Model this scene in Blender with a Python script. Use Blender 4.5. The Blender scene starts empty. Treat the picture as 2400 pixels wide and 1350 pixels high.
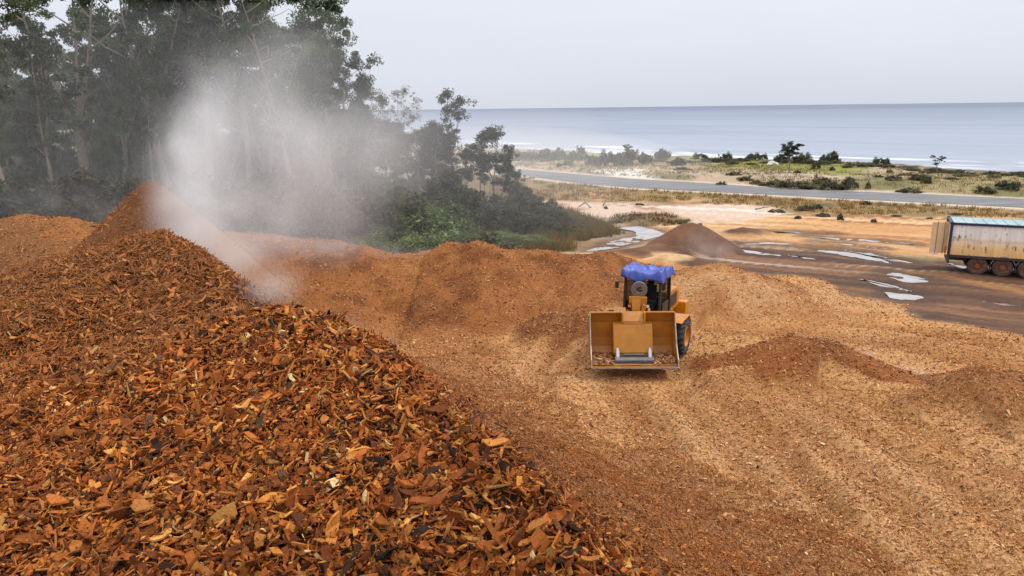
import bpy, bmesh, math, random
import numpy as np
from mathutils import Matrix, Vector

random.seed(7)
rng = np.random.default_rng(11)
C = bpy.context.scene.collection
scn = bpy.context.scene

# ------------------------------------------------------------------ camera model
H = 9.5
FPX = 1714.0
PITCH, ROLL = math.radians(13.8), math.radians(0.72)
Fw = np.array([0, math.cos(PITCH), -math.sin(PITCH)])
R0 = np.array([1.0, 0, 0]); U0 = np.array([0, math.sin(PITCH), math.cos(PITCH)])
Rt = math.cos(ROLL) * R0 - math.sin(ROLL) * U0
Up = math.sin(ROLL) * R0 + math.cos(ROLL) * U0
CAM = np.array([0.0, 0, H])

def ray(px, py): return Fw + Rt * (px - 1200) / FPX + Up * (675 - py) / FPX
def Pz(px, py, z=0.0):
    d = ray(px, py); return CAM + d * (z - H) / d[2]
def Py(px, py, y):
    d = ray(px, py); return CAM + d * y / d[1]
def proj(P):
    v = P - CAM
    w = v @ Fw
    w = np.where(np.abs(w) < 1e-6, 1e-6, w)
    return 1200 + FPX * (v @ Rt) / w, 675 - FPX * (v @ Up) / w, w
def inview(P, m=0.10):
    x, y, w = proj(P)
    return (w > 0.5) & (x > -2400 * m) & (x < 2400 * (1 + m)) & (y > -1350 * m) & (y < 1350 * (1 + m))

# ------------------------------------------------------------------ numeric helpers
def hash2(ix, iy, s):
    n = (ix.astype(np.int64) * 374761393 + iy.astype(np.int64) * 668265263 + s * 1442695041) & 0xFFFFFFFF
    n = ((n ^ (n >> 13)) * 1274126177) & 0xFFFFFFFF
    n = n ^ (n >> 16)
    return (n & 0xFFFFFF) / float(0xFFFFFF)
def vnoise(x, y, s=0):
    ix = np.floor(x); iy = np.floor(y); fx = x - ix; fy = y - iy
    fx = fx * fx * (3 - 2 * fx); fy = fy * fy * (3 - 2 * fy)
    a = hash2(ix, iy, s); b = hash2(ix + 1, iy, s); c = hash2(ix, iy + 1, s); d = hash2(ix + 1, iy + 1, s)
    return (a * (1 - fx) + b * fx) * (1 - fy) + (c * (1 - fx) + d * fx) * fy
def fbm(x, y, s=0, o=4):
    t = 0; a = 0.5; n = 0
    for k in range(o):
        t = t + a * vnoise(x, y, s + k * 17); n += a
        x = x * 2.03 + 3.1; y = y * 2.03 + 7.7; a *= 0.5
    return t / n - 0.5
def sstep(a, b, x):
    t = np.clip((x - a) / (b - a), 0, 1); return t * t * (3 - 2 * t)
def lin(c):
    c = np.array(c, float) / 255.0
    return np.where(c <= 0.04045, c / 12.92, ((c + 0.055) / 1.055) ** 2.4)
def A(r, g, b, k=1.45): return lin((r, g, b)) / k

def poly_dist(X, Y, pts):
    """distance to a polyline, arclength parameter (segment index + t), signed side (+ = right of travel)"""
    best = np.full(X.shape, 1e9); par = np.zeros(X.shape); side = np.zeros(X.shape)
    for i in range(len(pts) - 1):
        ax, ay = pts[i][:2]; bx, by = pts[i + 1][:2]
        dx, dy = bx - ax, by - ay; L2 = dx * dx + dy * dy + 1e-9
        t = np.clip(((X - ax) * dx + (Y - ay) * dy) / L2, 0, 1)
        qx = X - (ax + t * dx); qy = Y - (ay + t * dy)
        d = np.hypot(qx, qy)
        m = d < best
        best = np.where(m, d, best); par = np.where(m, i + t, par)
        side = np.where(m, np.sign((X - ax) * dy - (Y - ay) * dx), side)
    return best, par, side
def poly_sd(X, Y, poly):
    """signed distance to a closed polygon, positive inside"""
    n = len(poly); best = np.full(X.shape, 1e9); ins = np.zeros(X.shape, bool)
    for i in range(n):
        ax, ay = poly[i][:2]; bx, by = poly[(i + 1) % n][:2]
        dx, dy = bx - ax, by - ay
        t = np.clip(((X - ax) * dx + (Y - ay) * dy) / (dx * dx + dy * dy + 1e-9), 0, 1)
        best = np.minimum(best, np.hypot(X - ax - t * dx, Y - ay - t * dy))
        c = ((ay > Y) != (by > Y)) & (X < dx * (Y - ay) / (dy if abs(dy) > 1e-9 else 1e-9) + ax)
        ins ^= c
    return np.where(ins, best, -best)
def W(pts, z=0.0): return [Pz(a, b, z)[:2] for a, b in pts]

# ------------------------------------------------------------------ scene helpers
def link(o, parent=None):
    C.objects.link(o)
    if parent is not None: o.parent = parent
    return o
def mesh_np(name, V, faces, mat, parent=None, col=None, smooth=False):
    """faces: (N,k) int array or a list of such arrays"""
    if not isinstance(faces, list): faces = [faces]
    faces = [np.asarray(f, np.int32) for f in faces if len(f)]
    me = bpy.data.meshes.new(name)
    V = np.ascontiguousarray(V, np.float32)
    me.vertices.add(len(V)); me.vertices.foreach_set('co', V.ravel())
    idx = np.concatenate([f.ravel() for f in faces]); tot = np.concatenate([np.full(len(f), f.shape[1], np.int32) for f in faces])
    st = np.concatenate([[0], np.cumsum(tot)[:-1]]).astype(np.int32)
    me.loops.add(len(idx)); me.loops.foreach_set('vertex_index', idx)
    me.polygons.add(len(tot)); me.polygons.foreach_set('loop_start', st); me.polygons.foreach_set('loop_total', tot)
    me.polygons.foreach_set('use_smooth', np.full(len(tot), smooth))
    if col is not None:
        at = me.color_attributes.new('Col', 'FLOAT_COLOR', 'POINT')
        c = np.ones((len(V), 4), np.float32); c[:, :col.shape[1]] = col
        at.data.foreach_set('color', c.ravel())
    me.update(calc_edges=True); me.validate()
    me.materials.append(mat)
    return link(bpy.data.objects.new(name, me), parent)
def tag(o, label=None, cat=None, group=None, kind=None):
    if label: o['label'] = label
    if cat: o['category'] = cat
    if group: o['group'] = group
    if kind: o['kind'] = kind
    return o
def empty(name, loc=(0, 0, 0), rz=0.0):
    o = bpy.data.objects.new(name, None); o.empty_display_size = 0.2
    o.location = loc; o.rotation_euler = (0, 0, rz); return link(o)
def copy_tree(o, parent=None):
    c = o.copy(); C.objects.link(c)
    if parent is not None: c.parent = parent
    for ch in o.children: copy_tree(ch, c)
    return c

class MB:
    def __init__(s, M=None): s.bm = bmesh.new(); s.M = M or Matrix()
    def _x(s, vs, M):
        for v in vs: v.co = M @ v.co
    def box(s, c, d, rot=(0, 0, 0), bev=0.0):
        r = bmesh.ops.create_cube(s.bm, size=1.0); vs = r['verts']
        for v in vs: v.co = Vector((v.co.x * d[0], v.co.y * d[1], v.co.z * d[2]))
        R = Matrix.Rotation(rot[2], 4, 'Z') @ Matrix.Rotation(rot[1], 4, 'Y') @ Matrix.Rotation(rot[0], 4, 'X')
        if bev:
            es = list({e for v in vs for e in v.link_edges})
            q = bmesh.ops.bevel(s.bm, geom=es, offset=bev, segments=2, affect='EDGES', profile=0.6)
            vs = list({v for v in q['verts']} | {v for v in vs if v.is_valid})
        s._x(vs, Matrix.Translation(c) @ R); return s
    def cyl(s, a, b, r, seg=12, r2=None):
        a = Vector(a); b = Vector(b); d = b - a
        q = bmesh.ops.create_cone(s.bm, cap_ends=True, segments=seg, radius1=r, radius2=r if r2 is None else r2, depth=d.length)
        M = Matrix.Translation((a + b) / 2) @ d.to_track_quat('Z', 'Y').to_matrix().to_4x4()
        s._x(q['verts'], M); return s
    def prism(s, prof, x0, x1):
        """prof: closed (y,z) outline, extruded along x"""
        a = [s.bm.verts.new((x0, y, z)) for y, z in prof]; b = [s.bm.verts.new((x1, y, z)) for y, z in prof]
        n = len(prof)
        s.bm.faces.new(a); s.bm.faces.new(b[::-1])
        for i in range(n): s.bm.faces.new((a[i], b[i], b[(i + 1) % n], a[(i + 1) % n]))
        return s
    def lathe(s, prof, axis_x0=0.0, seg=28, centre=(0, 0, 0)):
        """prof: (x, r) closed ring around the x axis"""
        n = len(prof); rows = []
        for k in range(seg):
            t = 2 * math.pi * k / seg
            rows.append([s.bm.verts.new((centre[0] + x, centre[1] + r * math.cos(t), centre[2] + r * math.sin(t))) for x, r in prof])
        for k in range(seg):
            a, b = rows[k], rows[(k + 1) % seg]
            for i in range(n): s.bm.faces.new((a[i], a[(i + 1) % n], b[(i + 1) % n], b[i]))
        return s
    def build(s, name, mat, parent=None, bev=0.0, smooth=False):
        bmesh.ops.recalc_face_normals(s.bm, faces=s.bm.faces)
        if bev:
            es = [e for e in s.bm.edges if len(e.link_faces) == 2 and e.calc_face_angle(0) > 0.5]
            bmesh.ops.bevel(s.bm, geom=es, offset=bev, segments=2, affect='EDGES', profile=0.6, clamp_overlap=True)
        s.bm.transform(s.M)
        me = bpy.data.meshes.new(name); s.bm.to_mesh(me); s.bm.free()
        if smooth:
            for p in me.polygons: p.use_smooth = True
        me.materials.append(mat)
        return link(bpy.data.objects.new(name, me), parent)

# ------------------------------------------------------------------ materials
def nt(name):
    m = bpy.data.materials.new(name); m.use_nodes = True
    t = m.node_tree; b = t.nodes['Principled BSDF']; return m, t, b
def N(t, typ, **k):
    n = t.nodes.new(typ)
    for a, v in k.items():
        if a in n.bl_rna.properties: setattr(n, a, v)
        else: n.inputs[a].default_value = v
    return n
def noise(t, scale, detail=4, rough=0.6, vec=None, dist=0.0):
    n = N(t, 'ShaderNodeTexNoise'); n.inputs['Scale'].default_value = scale; n.inputs['Detail'].default_value = detail
    n.inputs['Roughness'].default_value = rough; n.inputs['Distortion'].default_value = dist
    if vec is not None: t.links.new(vec, n.inputs['Vector'])
    return n.outputs['Fac']
def ramp(t, fac, stops, interp='LINEAR'):
    r = N(t, 'ShaderNodeValToRGB'); e = r.color_ramp.elements; r.color_ramp.interpolation = interp
    while len(e) < len(stops): e.new(0.5)
    for i, (p, c) in enumerate(stops):
        e[i].position = p; e[i].color = (c, c, c, 1) if isinstance(c, (int, float)) else (*c, 1)
    t.links.new(fac, r.inputs['Fac']); return r.outputs['Color']
def mixc(t, fac, a, b, mode='MIX'):
    m = N(t, 'ShaderNodeMix', data_type='RGBA', blend_type=mode)
    for i, v in ((0, fac), (6, a), (7, b)):
        if hasattr(v, 'is_linked') or hasattr(v, 'links'): t.links.new(v, m.inputs[i])
        elif isinstance(v, (int, float)) and i == 0: m.inputs[0].default_value = v
        else: m.inputs[i].default_value = (*v, 1) if not isinstance(v, (int, float)) else (v, v, v, 1)
    return m.outputs[2]
def math_(t, op, a, b=None, c=None, clamp=False):
    m = N(t, 'ShaderNodeMath', operation=op); m.use_clamp = clamp
    for i, v in enumerate((a, b, c)):
        if v is None: continue
        if isinstance(v, (int, float)): m.inputs[i].default_value = v
        else: t.links.new(v, m.inputs[i])
    return m.outputs[0]
def bump(t, b, h, strength, dist):
    n = N(t, 'ShaderNodeBump'); n.inputs['Strength'].default_value = strength; n.inputs['Distance'].default_value = dist
    t.links.new(h, n.inputs['Height']); t.links.new(n.outputs['Normal'], b.inputs['Normal'])
def objco(t): return N(t, 'ShaderNodeTexCoord').outputs['Object']
def mapping(t, vec, sc, rot=(0, 0, 0)):
    m = N(t, 'ShaderNodeMapping'); m.inputs['Scale'].default_value = sc; m.inputs['Rotation'].default_value = rot
    t.links.new(vec, m.inputs['Vector']); return m.outputs['Vector']

def mat_paint(name, col, rough=0.5, metal=0.0, var=0.25, scale=6.0, dirt=None, dirt_amt=0.4):
    m, t, b = nt(name); co = objco(t)
    f = noise(t, scale, 6, 0.65, co)
    c = mixc(t, 1.0, col, ramp(t, f, [(0.3, 1 - var), (0.7, 1 + var * 0.5)]), 'MULTIPLY')
    if dirt:
        d = ramp(t, noise(t, scale * 0.45, 8, 0.7, co, 0.4), [(0.45, 0.0), (0.7, dirt_amt)])
        c = mixc(t, d, c, dirt)
    t.links.new(c, b.inputs['Base Color'])
    t.links.new(ramp(t, f, [(0.3, rough + 0.12), (0.7, rough - 0.08)]), b.inputs['Roughness'])
    b.inputs['Metallic'].default_value = metal
    bump(t, b, noise(t, scale * 5, 4, 0.6, co), 0.12, 0.01)
    return m

def mat_chips(name):                      # loose bark chips: own colour per chip, wood grain along it
    m, t, b = nt(name); co = objco(t)
    at = N(t, 'ShaderNodeAttribute', attribute_name='Col').outputs['Color']
    g = noise(t, 45, 5, 0.7, mapping(t, co, (1, 0.35, 2.0)), 0.6)
    c = mixc(t, 1.0, at, ramp(t, g, [(0.3, 0.55), (0.52, 1.0), (0.75, 1.35)]), 'MULTIPLY')
    t.links.new(c, b.inputs['Base Color'])
    b.inputs['Roughness'].default_value = 0.7; b.inputs['Specular IOR Level'].default_value = 0.14
    bump(t, b, g, 0.35, 0.012)
    return m

def mat_ground(name, fleck=1.0):          # vertex colour carries which material lies where; alpha = share of wood chips; flecks are chips
    m, t, b = nt(name); co = objco(t)
    atn = N(t, 'ShaderNodeAttribute', attribute_name='Col'); at = atn.outputs['Color']; al = atn.outputs['Alpha']
    warp = mapping(t, co, (1, 1, 1))
    f1 = noise(t, 9.0 * fleck, 5, 0.72, warp, 1.2)
    f2 = noise(t, 26.0 * fleck, 3, 0.7, mapping(t, co, (1, 1.7, 1), (0, 0, 0.6)), 1.5)
    chip = mixc(t, 1.0, ramp(t, f1, [(0.30, 0.45), (0.45, 0.9), (0.55, 1.06), (0.70, 1.45)]),
                ramp(t, f2, [(0.32, 0.6), (0.5, 1.0), (0.68, 1.4)]), 'MULTIPLY')
    g1 = ramp(t, noise(t, 2.2, 7, 0.68, co, 0.4), [(0.3, 0.78), (0.7, 1.2)])
    det = mixc(t, al, g1, chip)
    c = mixc(t, 1.0, at, det, 'MULTIPLY')
    t.links.new(c, b.inputs['Base Color'])
    b.inputs['Roughness'].default_value = 0.85; b.inputs['Specular IOR Level'].default_value = 0.2
    h = mixc(t, al, noise(t, 3.0, 8, 0.65, co), f1)
    bump(t, b, h, 0.8, 0.10)
    return m

def mat_leaf(name, rough=0.6):
    m, t, b = nt(name)
    at = N(t, 'ShaderNodeAttribute', attribute_name='Col').outputs['Color']
    t.links.new(at, b.inputs['Base Color']); b.inputs['Roughness'].default_value = rough
    b.inputs['Specular IOR Level'].default_value = 0.25
    tr = N(t, 'ShaderNodeBsdfTranslucent'); t.links.new(at, tr.inputs['Color'])
    mx = N(t, 'ShaderNodeMixShader'); mx.inputs[0].default_value = 0.35
    t.links.new(b.outputs[0], mx.inputs[1]); t.links.new(tr.outputs[0], mx.inputs[2])
    t.links.new(mx.outputs[0], t.nodes['Material Output'].inputs['Surface'])
    return m
def mat_bark(name, col):
    m, t, b = nt(name); co = objco(t)
    g = noise(t, 3.0, 6, 0.7, mapping(t, co, (4, 4, 0.8)))
    t.links.new(mixc(t, 1.0, col, ramp(t, g, [(0.3, 0.5), (0.7, 1.4)]), 'MULTIPLY'), b.inputs['Base Color'])
    b.inputs['Roughness'].default_value = 0.9; bump(t, b, g, 0.5, 0.05)
    return m

M_chip = mat_chips('wood_chip_material')
M_ground = mat_ground('ground_material')
M_heap = mat_ground('chip_heap_material', 1.0)
M_leaf = mat_leaf('leaf_material')
M_bark = mat_bark('bark_material', (0.25, 0.205, 0.165))
M_palebark = mat_bark('pale_bark_material', (0.26, 0.225, 0.19))

# ------------------------------------------------------------------ terrain
SH0 = np.array([5.5, 176.3]); SHN = np.array([0.765, 0.644])
def shore_sd(X, Y):
    return (X - SH0[0]) * SHN[0] + (Y - SH0[1]) * SHN[1] + 4.0 * fbm(X * 0.03, Y * 0.03, 5, 3) * 2 + 2.5 * np.sin((X - Y) * 0.022)

RUTS = [  # pixel polyline, width m, depth m
    ([(1240, 930), (1262, 860), (1320, 815), (1400, 790)], 0.45, 0.28),
    ([(1275, 960), (1300, 880), (1380, 830)], 0.4, 0.16),
    ([(1590, 925), (1680, 1010), (1790, 1150), (1900, 1345)], 0.5, 0.16),
    ([(1660, 915), (1760, 1010), (1900, 1150), (2050, 1345)], 0.5, 0.14),
    ([(1740, 905), (1870, 1010), (2050, 1150), (2260, 1345)], 0.6, 0.14),
    ([(1480, 940), (1560, 1040), (1650, 1190), (1740, 1345)], 0.5, 0.12),
    ([(1800, 905), (1960, 990), (2200, 1130), (2420, 1300)], 0.6, 0.12),
    ([(1780, 745), (1950, 755), (2150, 775), (2400, 830)], 0.5, 0.10),
    ([(1660, 770), (1850, 780), (2100, 810), (2400, 880)], 0.5, 0.10),
    ([(1120, 870), (1180, 900), (1230, 960)], 0.5, 0.2), ([(1112, 776), (1150, 782)], 0.5, 0.3), ([(1112, 818), (1140, 828)], 0.45, 0.3),
    ([(1440, 905), (1500, 1000), (1560, 1150), (1610, 1345)], 0.6, 0.10), ([(1840, 900), (2060, 985), (2420, 1180)], 0.5, 0.10), ([(1700, 910), (1850, 1060), (2020, 1345)], 0.35, 0.10),
]
RUTS = [(W(p), w, d) for p, w, d in RUTS]
LIP = W([(1600, 915), (1690, 900), (1780, 887), (1900, 890), (1990, 915), (2060, 943), (2150, 950), (2240, 985), (2330, 1030), (2420, 1068)])
STREAK = (0.88, -0.475)
def streak(line, w):
    n = len(line) - 1; f = [0.4 + 0.6 * math.sin(math.pi * i / n) for i in range(n + 1)]
    return [(x, y - w * f[i]) for i, (x, y) in enumerate(line)] + [(x, y + w * f[i]) for i, (x, y) in enumerate(line)][::-1]
PUDDLES = [  # pixel outline
    [(1365, 590), (1400, 578), (1410, 568), (1450, 560), (1492, 552), (1480, 541), (1430, 533), (1500, 530), (1550, 540), (1562, 548), (1532, 558), (1490, 570), (1440, 584)],
    [(2010, 648), (2055, 653), (2100, 664), (2151, 679), (2125, 680), (2070, 669)],
    [(2060, 676), (2084, 676), (2157, 685), (2199, 701), (2168, 704), (2099, 698), (2076, 691)],
    [(2060, 644), (2084, 633), (2128, 642), (2205, 657), (2128, 661), (2093, 652)],
    [(2223, 613), (2269, 621), (2275, 632), (2254, 629), (2235, 621)],
    [(1245, 585), (1290, 580), (1282, 590), (1252, 593)],
    streak([(1677, 574), (1705, 581), (1735, 589)], 4.0), streak([(1700, 579), (1735, 585), (1790, 592), (1845, 598)], 4.0),
    streak([(1845, 598), (1880, 604), (1950, 610)], 3.0), streak([(1885, 577), (1915, 581), (1960, 588), (2010, 597), (2060, 606), (2095, 615)], 6.0),
    streak([(1975, 583), (2030, 593), (2080, 602)], 4.0), streak([(2070, 603), (2110, 609), (2150, 615)], 4.0), streak([(1740, 572), (1800, 570), (1860, 573)], 3.0),
    streak([(1560, 613), (1610, 612), (1660, 613)], 2.5), streak([(1800, 541), (1870, 544), (1960, 548)], 2.2), streak([(1885, 553), (1960, 560), (2060, 566), (2150, 572)], 2.5),
    streak([(2300, 700), (2350, 708), (2420, 716)], 3.0), streak([(1900, 566), (1990, 574), (2080, 584)], 2.0),
]
PUDDLES = [W(p) for p in PUDDLES]
UPPER = [(1100, 372), (1160, 385), (1206, 395.6), (1335, 407), (1490, 420), (1645, 429), (1800, 439.5), (1967, 447.6), (2183, 456), (2400, 466.6), (2900, 500)]
LOWER = [(1100, 386), (1170, 402), (1221, 412), (1361, 430), (1490, 441), (1645, 448.5), (1800, 456), (1967, 465), (2183, 476), (2400, 487), (2900, 525)]
ROAD = W(UPPER) + W(LOWER)[::-1]
def ground_z(X, Y):
    X = np.asarray(X, float); Y = np.asarray(Y, float)
    z = 0.30 * fbm(X * 0.25, Y * 0.25, 1, 4) * sstep(200, 60, Y) + 0.10 * fbm(X * 0.9, Y * 0.9, 2, 3) * sstep(70, 30, Y)
    near = (Y < 60)
    for pts, w, d in RUTS:
        dd, _, _ = poly_dist(X, Y, pts)
        dd = dd + 0.25 * fbm(X * 0.8, Y * 0.8, 9, 2)
        d = d * 1.0
        z = z - d * np.exp(-(dd / w) ** 2) + 0.6 * d * np.exp(-((dd - 1.7 * w) / (0.8 * w)) ** 2)
    dd, par, side = poly_dist(X, Y, LIP)        # a graded terrace edge in front of the right-hand mounds
    z = z + np.where(side > 0, 0.60 * np.exp(-dd / 3.5), -0.08 * np.exp(-dd / 1.0)) * sstep(45, 30, Y) * sstep(0.0, 0.6, par)
    a = X * STREAK[0] + Y * STREAK[1]; n = -X * STREAK[1] + Y * STREAK[0]
    z = z + 0.12 * fbm(a * 0.05, n * 0.7, 21, 3) * sstep(30, 36, Y) * sstep(95, 60, Y) * sstep(6, 12, X)
    wet = sstep(34, 38, Y) * sstep(72, 60, Y) * sstep(2, 6, X)
    z = z + wet * (0.10 * fbm(a * 0.3, n * 1.6, 22, 3) + 0.06 * fbm(a * 0.9, n * 3.2, 23, 2))
    box = (Y > 30) & (Y < 72) & (X > -4) & (X < 45)
    if box.any():
        bx, by = X[box], Y[box]; dz = np.zeros(bx.shape)
        for p in PUDDLES: dz = np.maximum(dz, 0.075 * sstep(-0.5, 0.35, poly_sd(bx, by, p)))
        z[box] -= dz
    rdist = poly_sd(X, Y, ROAD)
    z = z * sstep(1.0, -5.0, rdist)
    sd = shore_sd(X, Y)
    dune = sstep(0.0, -8.0, rdist) * sstep(-75, -20, sd) * sstep(95, 110, Y + 0.55 * X)
    z = z + dune * 1.2 * (fbm(X * 0.06, Y * 0.06, 31, 4) + 0.15)
    z = np.where(sd > -1, z - (sd + 1) * 0.22, z)
    return np.maximum(z, -6.0)

def ridge(X, Y, crest, sl, rnd=0.6, seed=0, nz=0.25):
    """windrow: crest polyline (x,y,z); sl = side slope"""
    d, par, side = poly_dist(X, Y, crest)
    zc = np.interp(par, np.arange(len(crest)), [c[2] for c in crest])
    d = d + nz * 1.2 * fbm(X * 0.5, Y * 0.5, seed + 3, 3)
    return zc - sl * (np.sqrt(d * d + rnd * rnd) - rnd) + nz * fbm(X * 0.6, Y * 0.6, seed, 4), d, par, side

NEAR = [np.array(q) for q in [(3.0, 1.0, 6.0), (1.7, 3.0, 6.1)]] + \
       [Pz(px, py, z) for px, py, z in [(1365, 1310, 6.2), (1255, 1195, 6.3), (1150, 1082, 6.4), (1060, 985, 6.45), (960, 915, 6.45), (880, 830, 6.5),
        (770, 752, 6.5), (685, 730, 6.5)]] + [np.array((-4.25, 11.45, 6.35)), np.array((-5.25, 12.5, 6.05))] + \
       [Pz(px, py, z) for px, py, z in [(532, 655, 6.25), (446, 580, 6.35), (390, 547, 6.25)]] + [np.array((-12.2, 24.0, 5.3)), np.array((-14.4, 28.0, 4.9)), np.array((-18.0, 34.0, 3.9))]
PEAK = Pz(355, 428, 6.75)
def near_heap(X, Y):
    d, par, side = poly_dist(X, Y, NEAR)
    zc = np.interp(par, np.arange(len(NEAR)), [c[2] for c in NEAR])
    dn = d + 0.25 * fbm(X * 0.5, Y * 0.5, 40, 3)
    dn = np.maximum(dn, 0)
    left = 0.26 * dn + 0.012 * np.maximum(dn - 5, 0) ** 2
    right = np.where(dn < 1.6, 0.98 * dn, 1.57 + 0.66 * (dn - 1.6))
    right = np.where(right > 5.2, 5.2 + (right - 5.2) * 0.5, right)
    soft = 0.10 * np.exp(-dn / 0.3)
    z = zc - np.where(side < 0, left, right) - soft + 0.10
    z = np.maximum(z, np.where(side < 0, 2.6 - 0.05 * dn - 4.0 * sstep(20, 28, dn), -3))
    z = z + 0.42 * fbm(X * 0.55, Y * 0.55, 41, 4) + 0.16 * fbm(X * 2.2, Y * 2.2, 44, 3)
    r = np.hypot((X - PEAK[0]) * np.where(X > PEAK[0], 1.25, 1.0), (Y - PEAK[1]) * 0.9) + 0.35 * fbm(X * 0.7, Y * 0.7, 45, 3)
    pk = PEAK[2] - 0.92 * (np.sqrt(r * r + 0.06) - 0.24) + 0.2 * fbm(X * 0.9, Y * 0.9, 46, 3)
    k = 0.35
    return np.maximum(z, pk) + np.exp(-np.abs(z - pk) / k) * k * 0.3

def cr(lst): return [Pz(a, b, z) for a, b, z in lst]
MOUNDS = {
 'left_back': (cr([(-300, 540, 4.0), (-60, 528, 4.3), (60, 503, 4.7), (170, 514, 4.5), (235, 527, 4.0), (300, 545, 3.4)]), 0.55, 1.2, 60, 0.4),
 'bank': (cr([(430, 556, 3.1), (530, 541, 3.4), (600, 546, 3.2), (660, 560, 2.9), (760, 570, 2.8), (860, 580, 2.6), (920, 597, 2.2), (1000, 585, 2.4), (1050, 571, 2.75),
               (1080, 576, 2.6), (1115, 569, 2.8), (1150, 577, 2.6), (1190, 590, 2.2), (1260, 592, 2.1), (1330, 594, 2.1), (1440, 600, 1.8), (1480, 608, 1.4), (1540, 622, 0.9)]), 0.40, 0.5, 70, 0.65),
 'right_back': (cr([(1570, 640, 1.0), (1640, 624, 1.7), (1690, 624, 1.75), (1740, 640, 1.5), (1790, 668, 1.1), (1850, 705, 0.6)]), 0.32, 0.9, 80, 0.3),
 'right_mid': (cr([(1700, 838, 0.6), (1775, 812, 1.05), (1850, 790, 1.4), (1930, 801, 1.25), (2000, 833, 1.0), (2080, 870, 0.85), (2170, 902, 0.7)]), 0.52, 0.7, 90, 0.22),
 'right_edge': (cr([(2190, 920, 0.85), (2260, 885, 1.3), (2320, 867, 1.6), (2420, 885, 1.5), (2560, 930, 0.9)]), 0.50, 0.8, 100, 0.2),
 'low_front': (cr([(2280, 1110, 0.3), (2400, 1120, 0.45), (2560, 1160, 0.45)]), 0.28, 0.8, 120, 0.15),
 'small_left': (cr([(1320, 735, 0.9), (1375, 722, 1.15), (1430, 745, 0.9)]), 0.45, 0.6, 110, 0.2),
 'dark_cone': (cr([(1612, 524, 1.75), (1622, 521, 1.85), (1634, 525, 1.75)]), 0.66, 0.5, 130, 0.14),
 'dark_berm': (cr([(1440, 588, 0.35), (1500, 580, 0.6), (1550, 570, 0.6), (1600, 575, 0.6)]), 0.4, 0.4, 135, 0.15),
 'dark_small': (cr([(1725, 537, 0.45), (1742, 532, 0.6), (1775, 535, 0.4)]), 0.36, 0.4, 140, 0.15),
 'pale_mound': (cr([(1500, 606, 0.15), (1560, 596, 0.3), (1600, 597, 0.3), (1635, 604, 0.1)]), 0.25, 0.5, 145, 0.1),
}
def mound_z(key, X, Y):
    crest, sl, rnd, seed, nz = MOUNDS[key]
    return ridge(X, Y, crest, sl, rnd, seed, nz)[0]
def total_z(X, Y):
    z = np.maximum(ground_z(X, Y), near_heap(X, Y))
    for k in MOUNDS: z = np.maximum(z, mound_z(k, X, Y))
    return z

# colour zones of the ground: pixel outlines laid on the ground plane give world outlines
Zn = dict(
 chips=W([(-900, 600), (900, 603), (1100, 603), (1440, 600), (1480, 606), (1600, 622), (1700, 632), (1800, 645), (1860, 645), (1930, 655), (1960, 675), (2000, 690), (2050, 703),
          (2120, 713), (2135, 750), (2250, 760), (2400, 790), (2900, 850), (3500, 1500), (2600, 2400), (-600, 2400), (-2500, 1500)]),
 mud=W([(1400, 604), (1480, 588), (1600, 575), (1700, 562), (1760, 574), (1850, 580), (2000, 592), (2110, 602), (2210, 608), (2400, 616), (3000, 640), (3000, 900), (2400, 800), (2250, 765), (2130, 755), (2100, 715),
        (1950, 680), (1850, 650), (1700, 640), (1500, 625)]),
 orange=W([(1560, 520), (1640, 500), (1800, 498), (2000, 500), (2400, 512), (2900, 530), (3000, 640), (2400, 616), (2210, 608), (2000, 592), (1850, 580), (1740, 572), (1640, 560), (1560, 560), (1380, 600), (1340, 590), (1440, 560)]),
 pale=W([(1240, 470), (1330, 473), (1500, 478), (1800, 480), (1870, 500), (1700, 520), (1560, 512), (1470, 500), (1420, 515), (1560, 545), (1400, 545), (1330, 515), (1300, 500)]),
 grass=W([(1150, 412), (1221, 415), (1361, 434), (1490, 445), (1645, 452), (1800, 460), (1967, 470), (2183, 482), (2400, 493), (2900, 520), (2800, 530), (2400, 513), (2150, 500), (2000, 505), (1900, 498), (1800, 482), (1600, 476), (1400, 470), (1250, 472), (1150, 470)]),
 island=W([(1415, 512), (1500, 497), (1560, 500), (1622, 515), (1600, 528), (1500, 531), (1440, 523)]),
 forest=W([(-1500, 620), (850, 600), (1180, 600), (1330, 590), (1390, 560), (1470, 548), (1420, 522), (1310, 492), (1250, 460), (1210, 430), (1150, 412), (1000, 400), (-1500, 300)]),
 scrape=W([(500, 560), (1330, 640), (1380, 700), (1270, 745), (1140, 792), (1175, 870), (1250, 905), (1240, 975), (1150, 960), (980, 850), (600, 700)]),
 patch=W([(1488, 606), (1540, 590), (1620, 592), (1645, 601), (1580, 611), (1510, 613)]),
 white=W([(1385, 403), (1430, 397), (1500, 399), (1530, 413), (1530, 420), (1440, 414)]),
 green=W([(1590, 385), (1640, 371), (1800, 377), (1900, 392), (2010, 395), (2040, 405), (1990, 418), (1900, 408), (1800, 405), (1700, 395)]),
 track=W([(2120, 632), (2220, 644), (2330, 664), (2420, 684), (2420, 690), (2330, 676), (2220, 655), (2130, 640)]),
)

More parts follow.
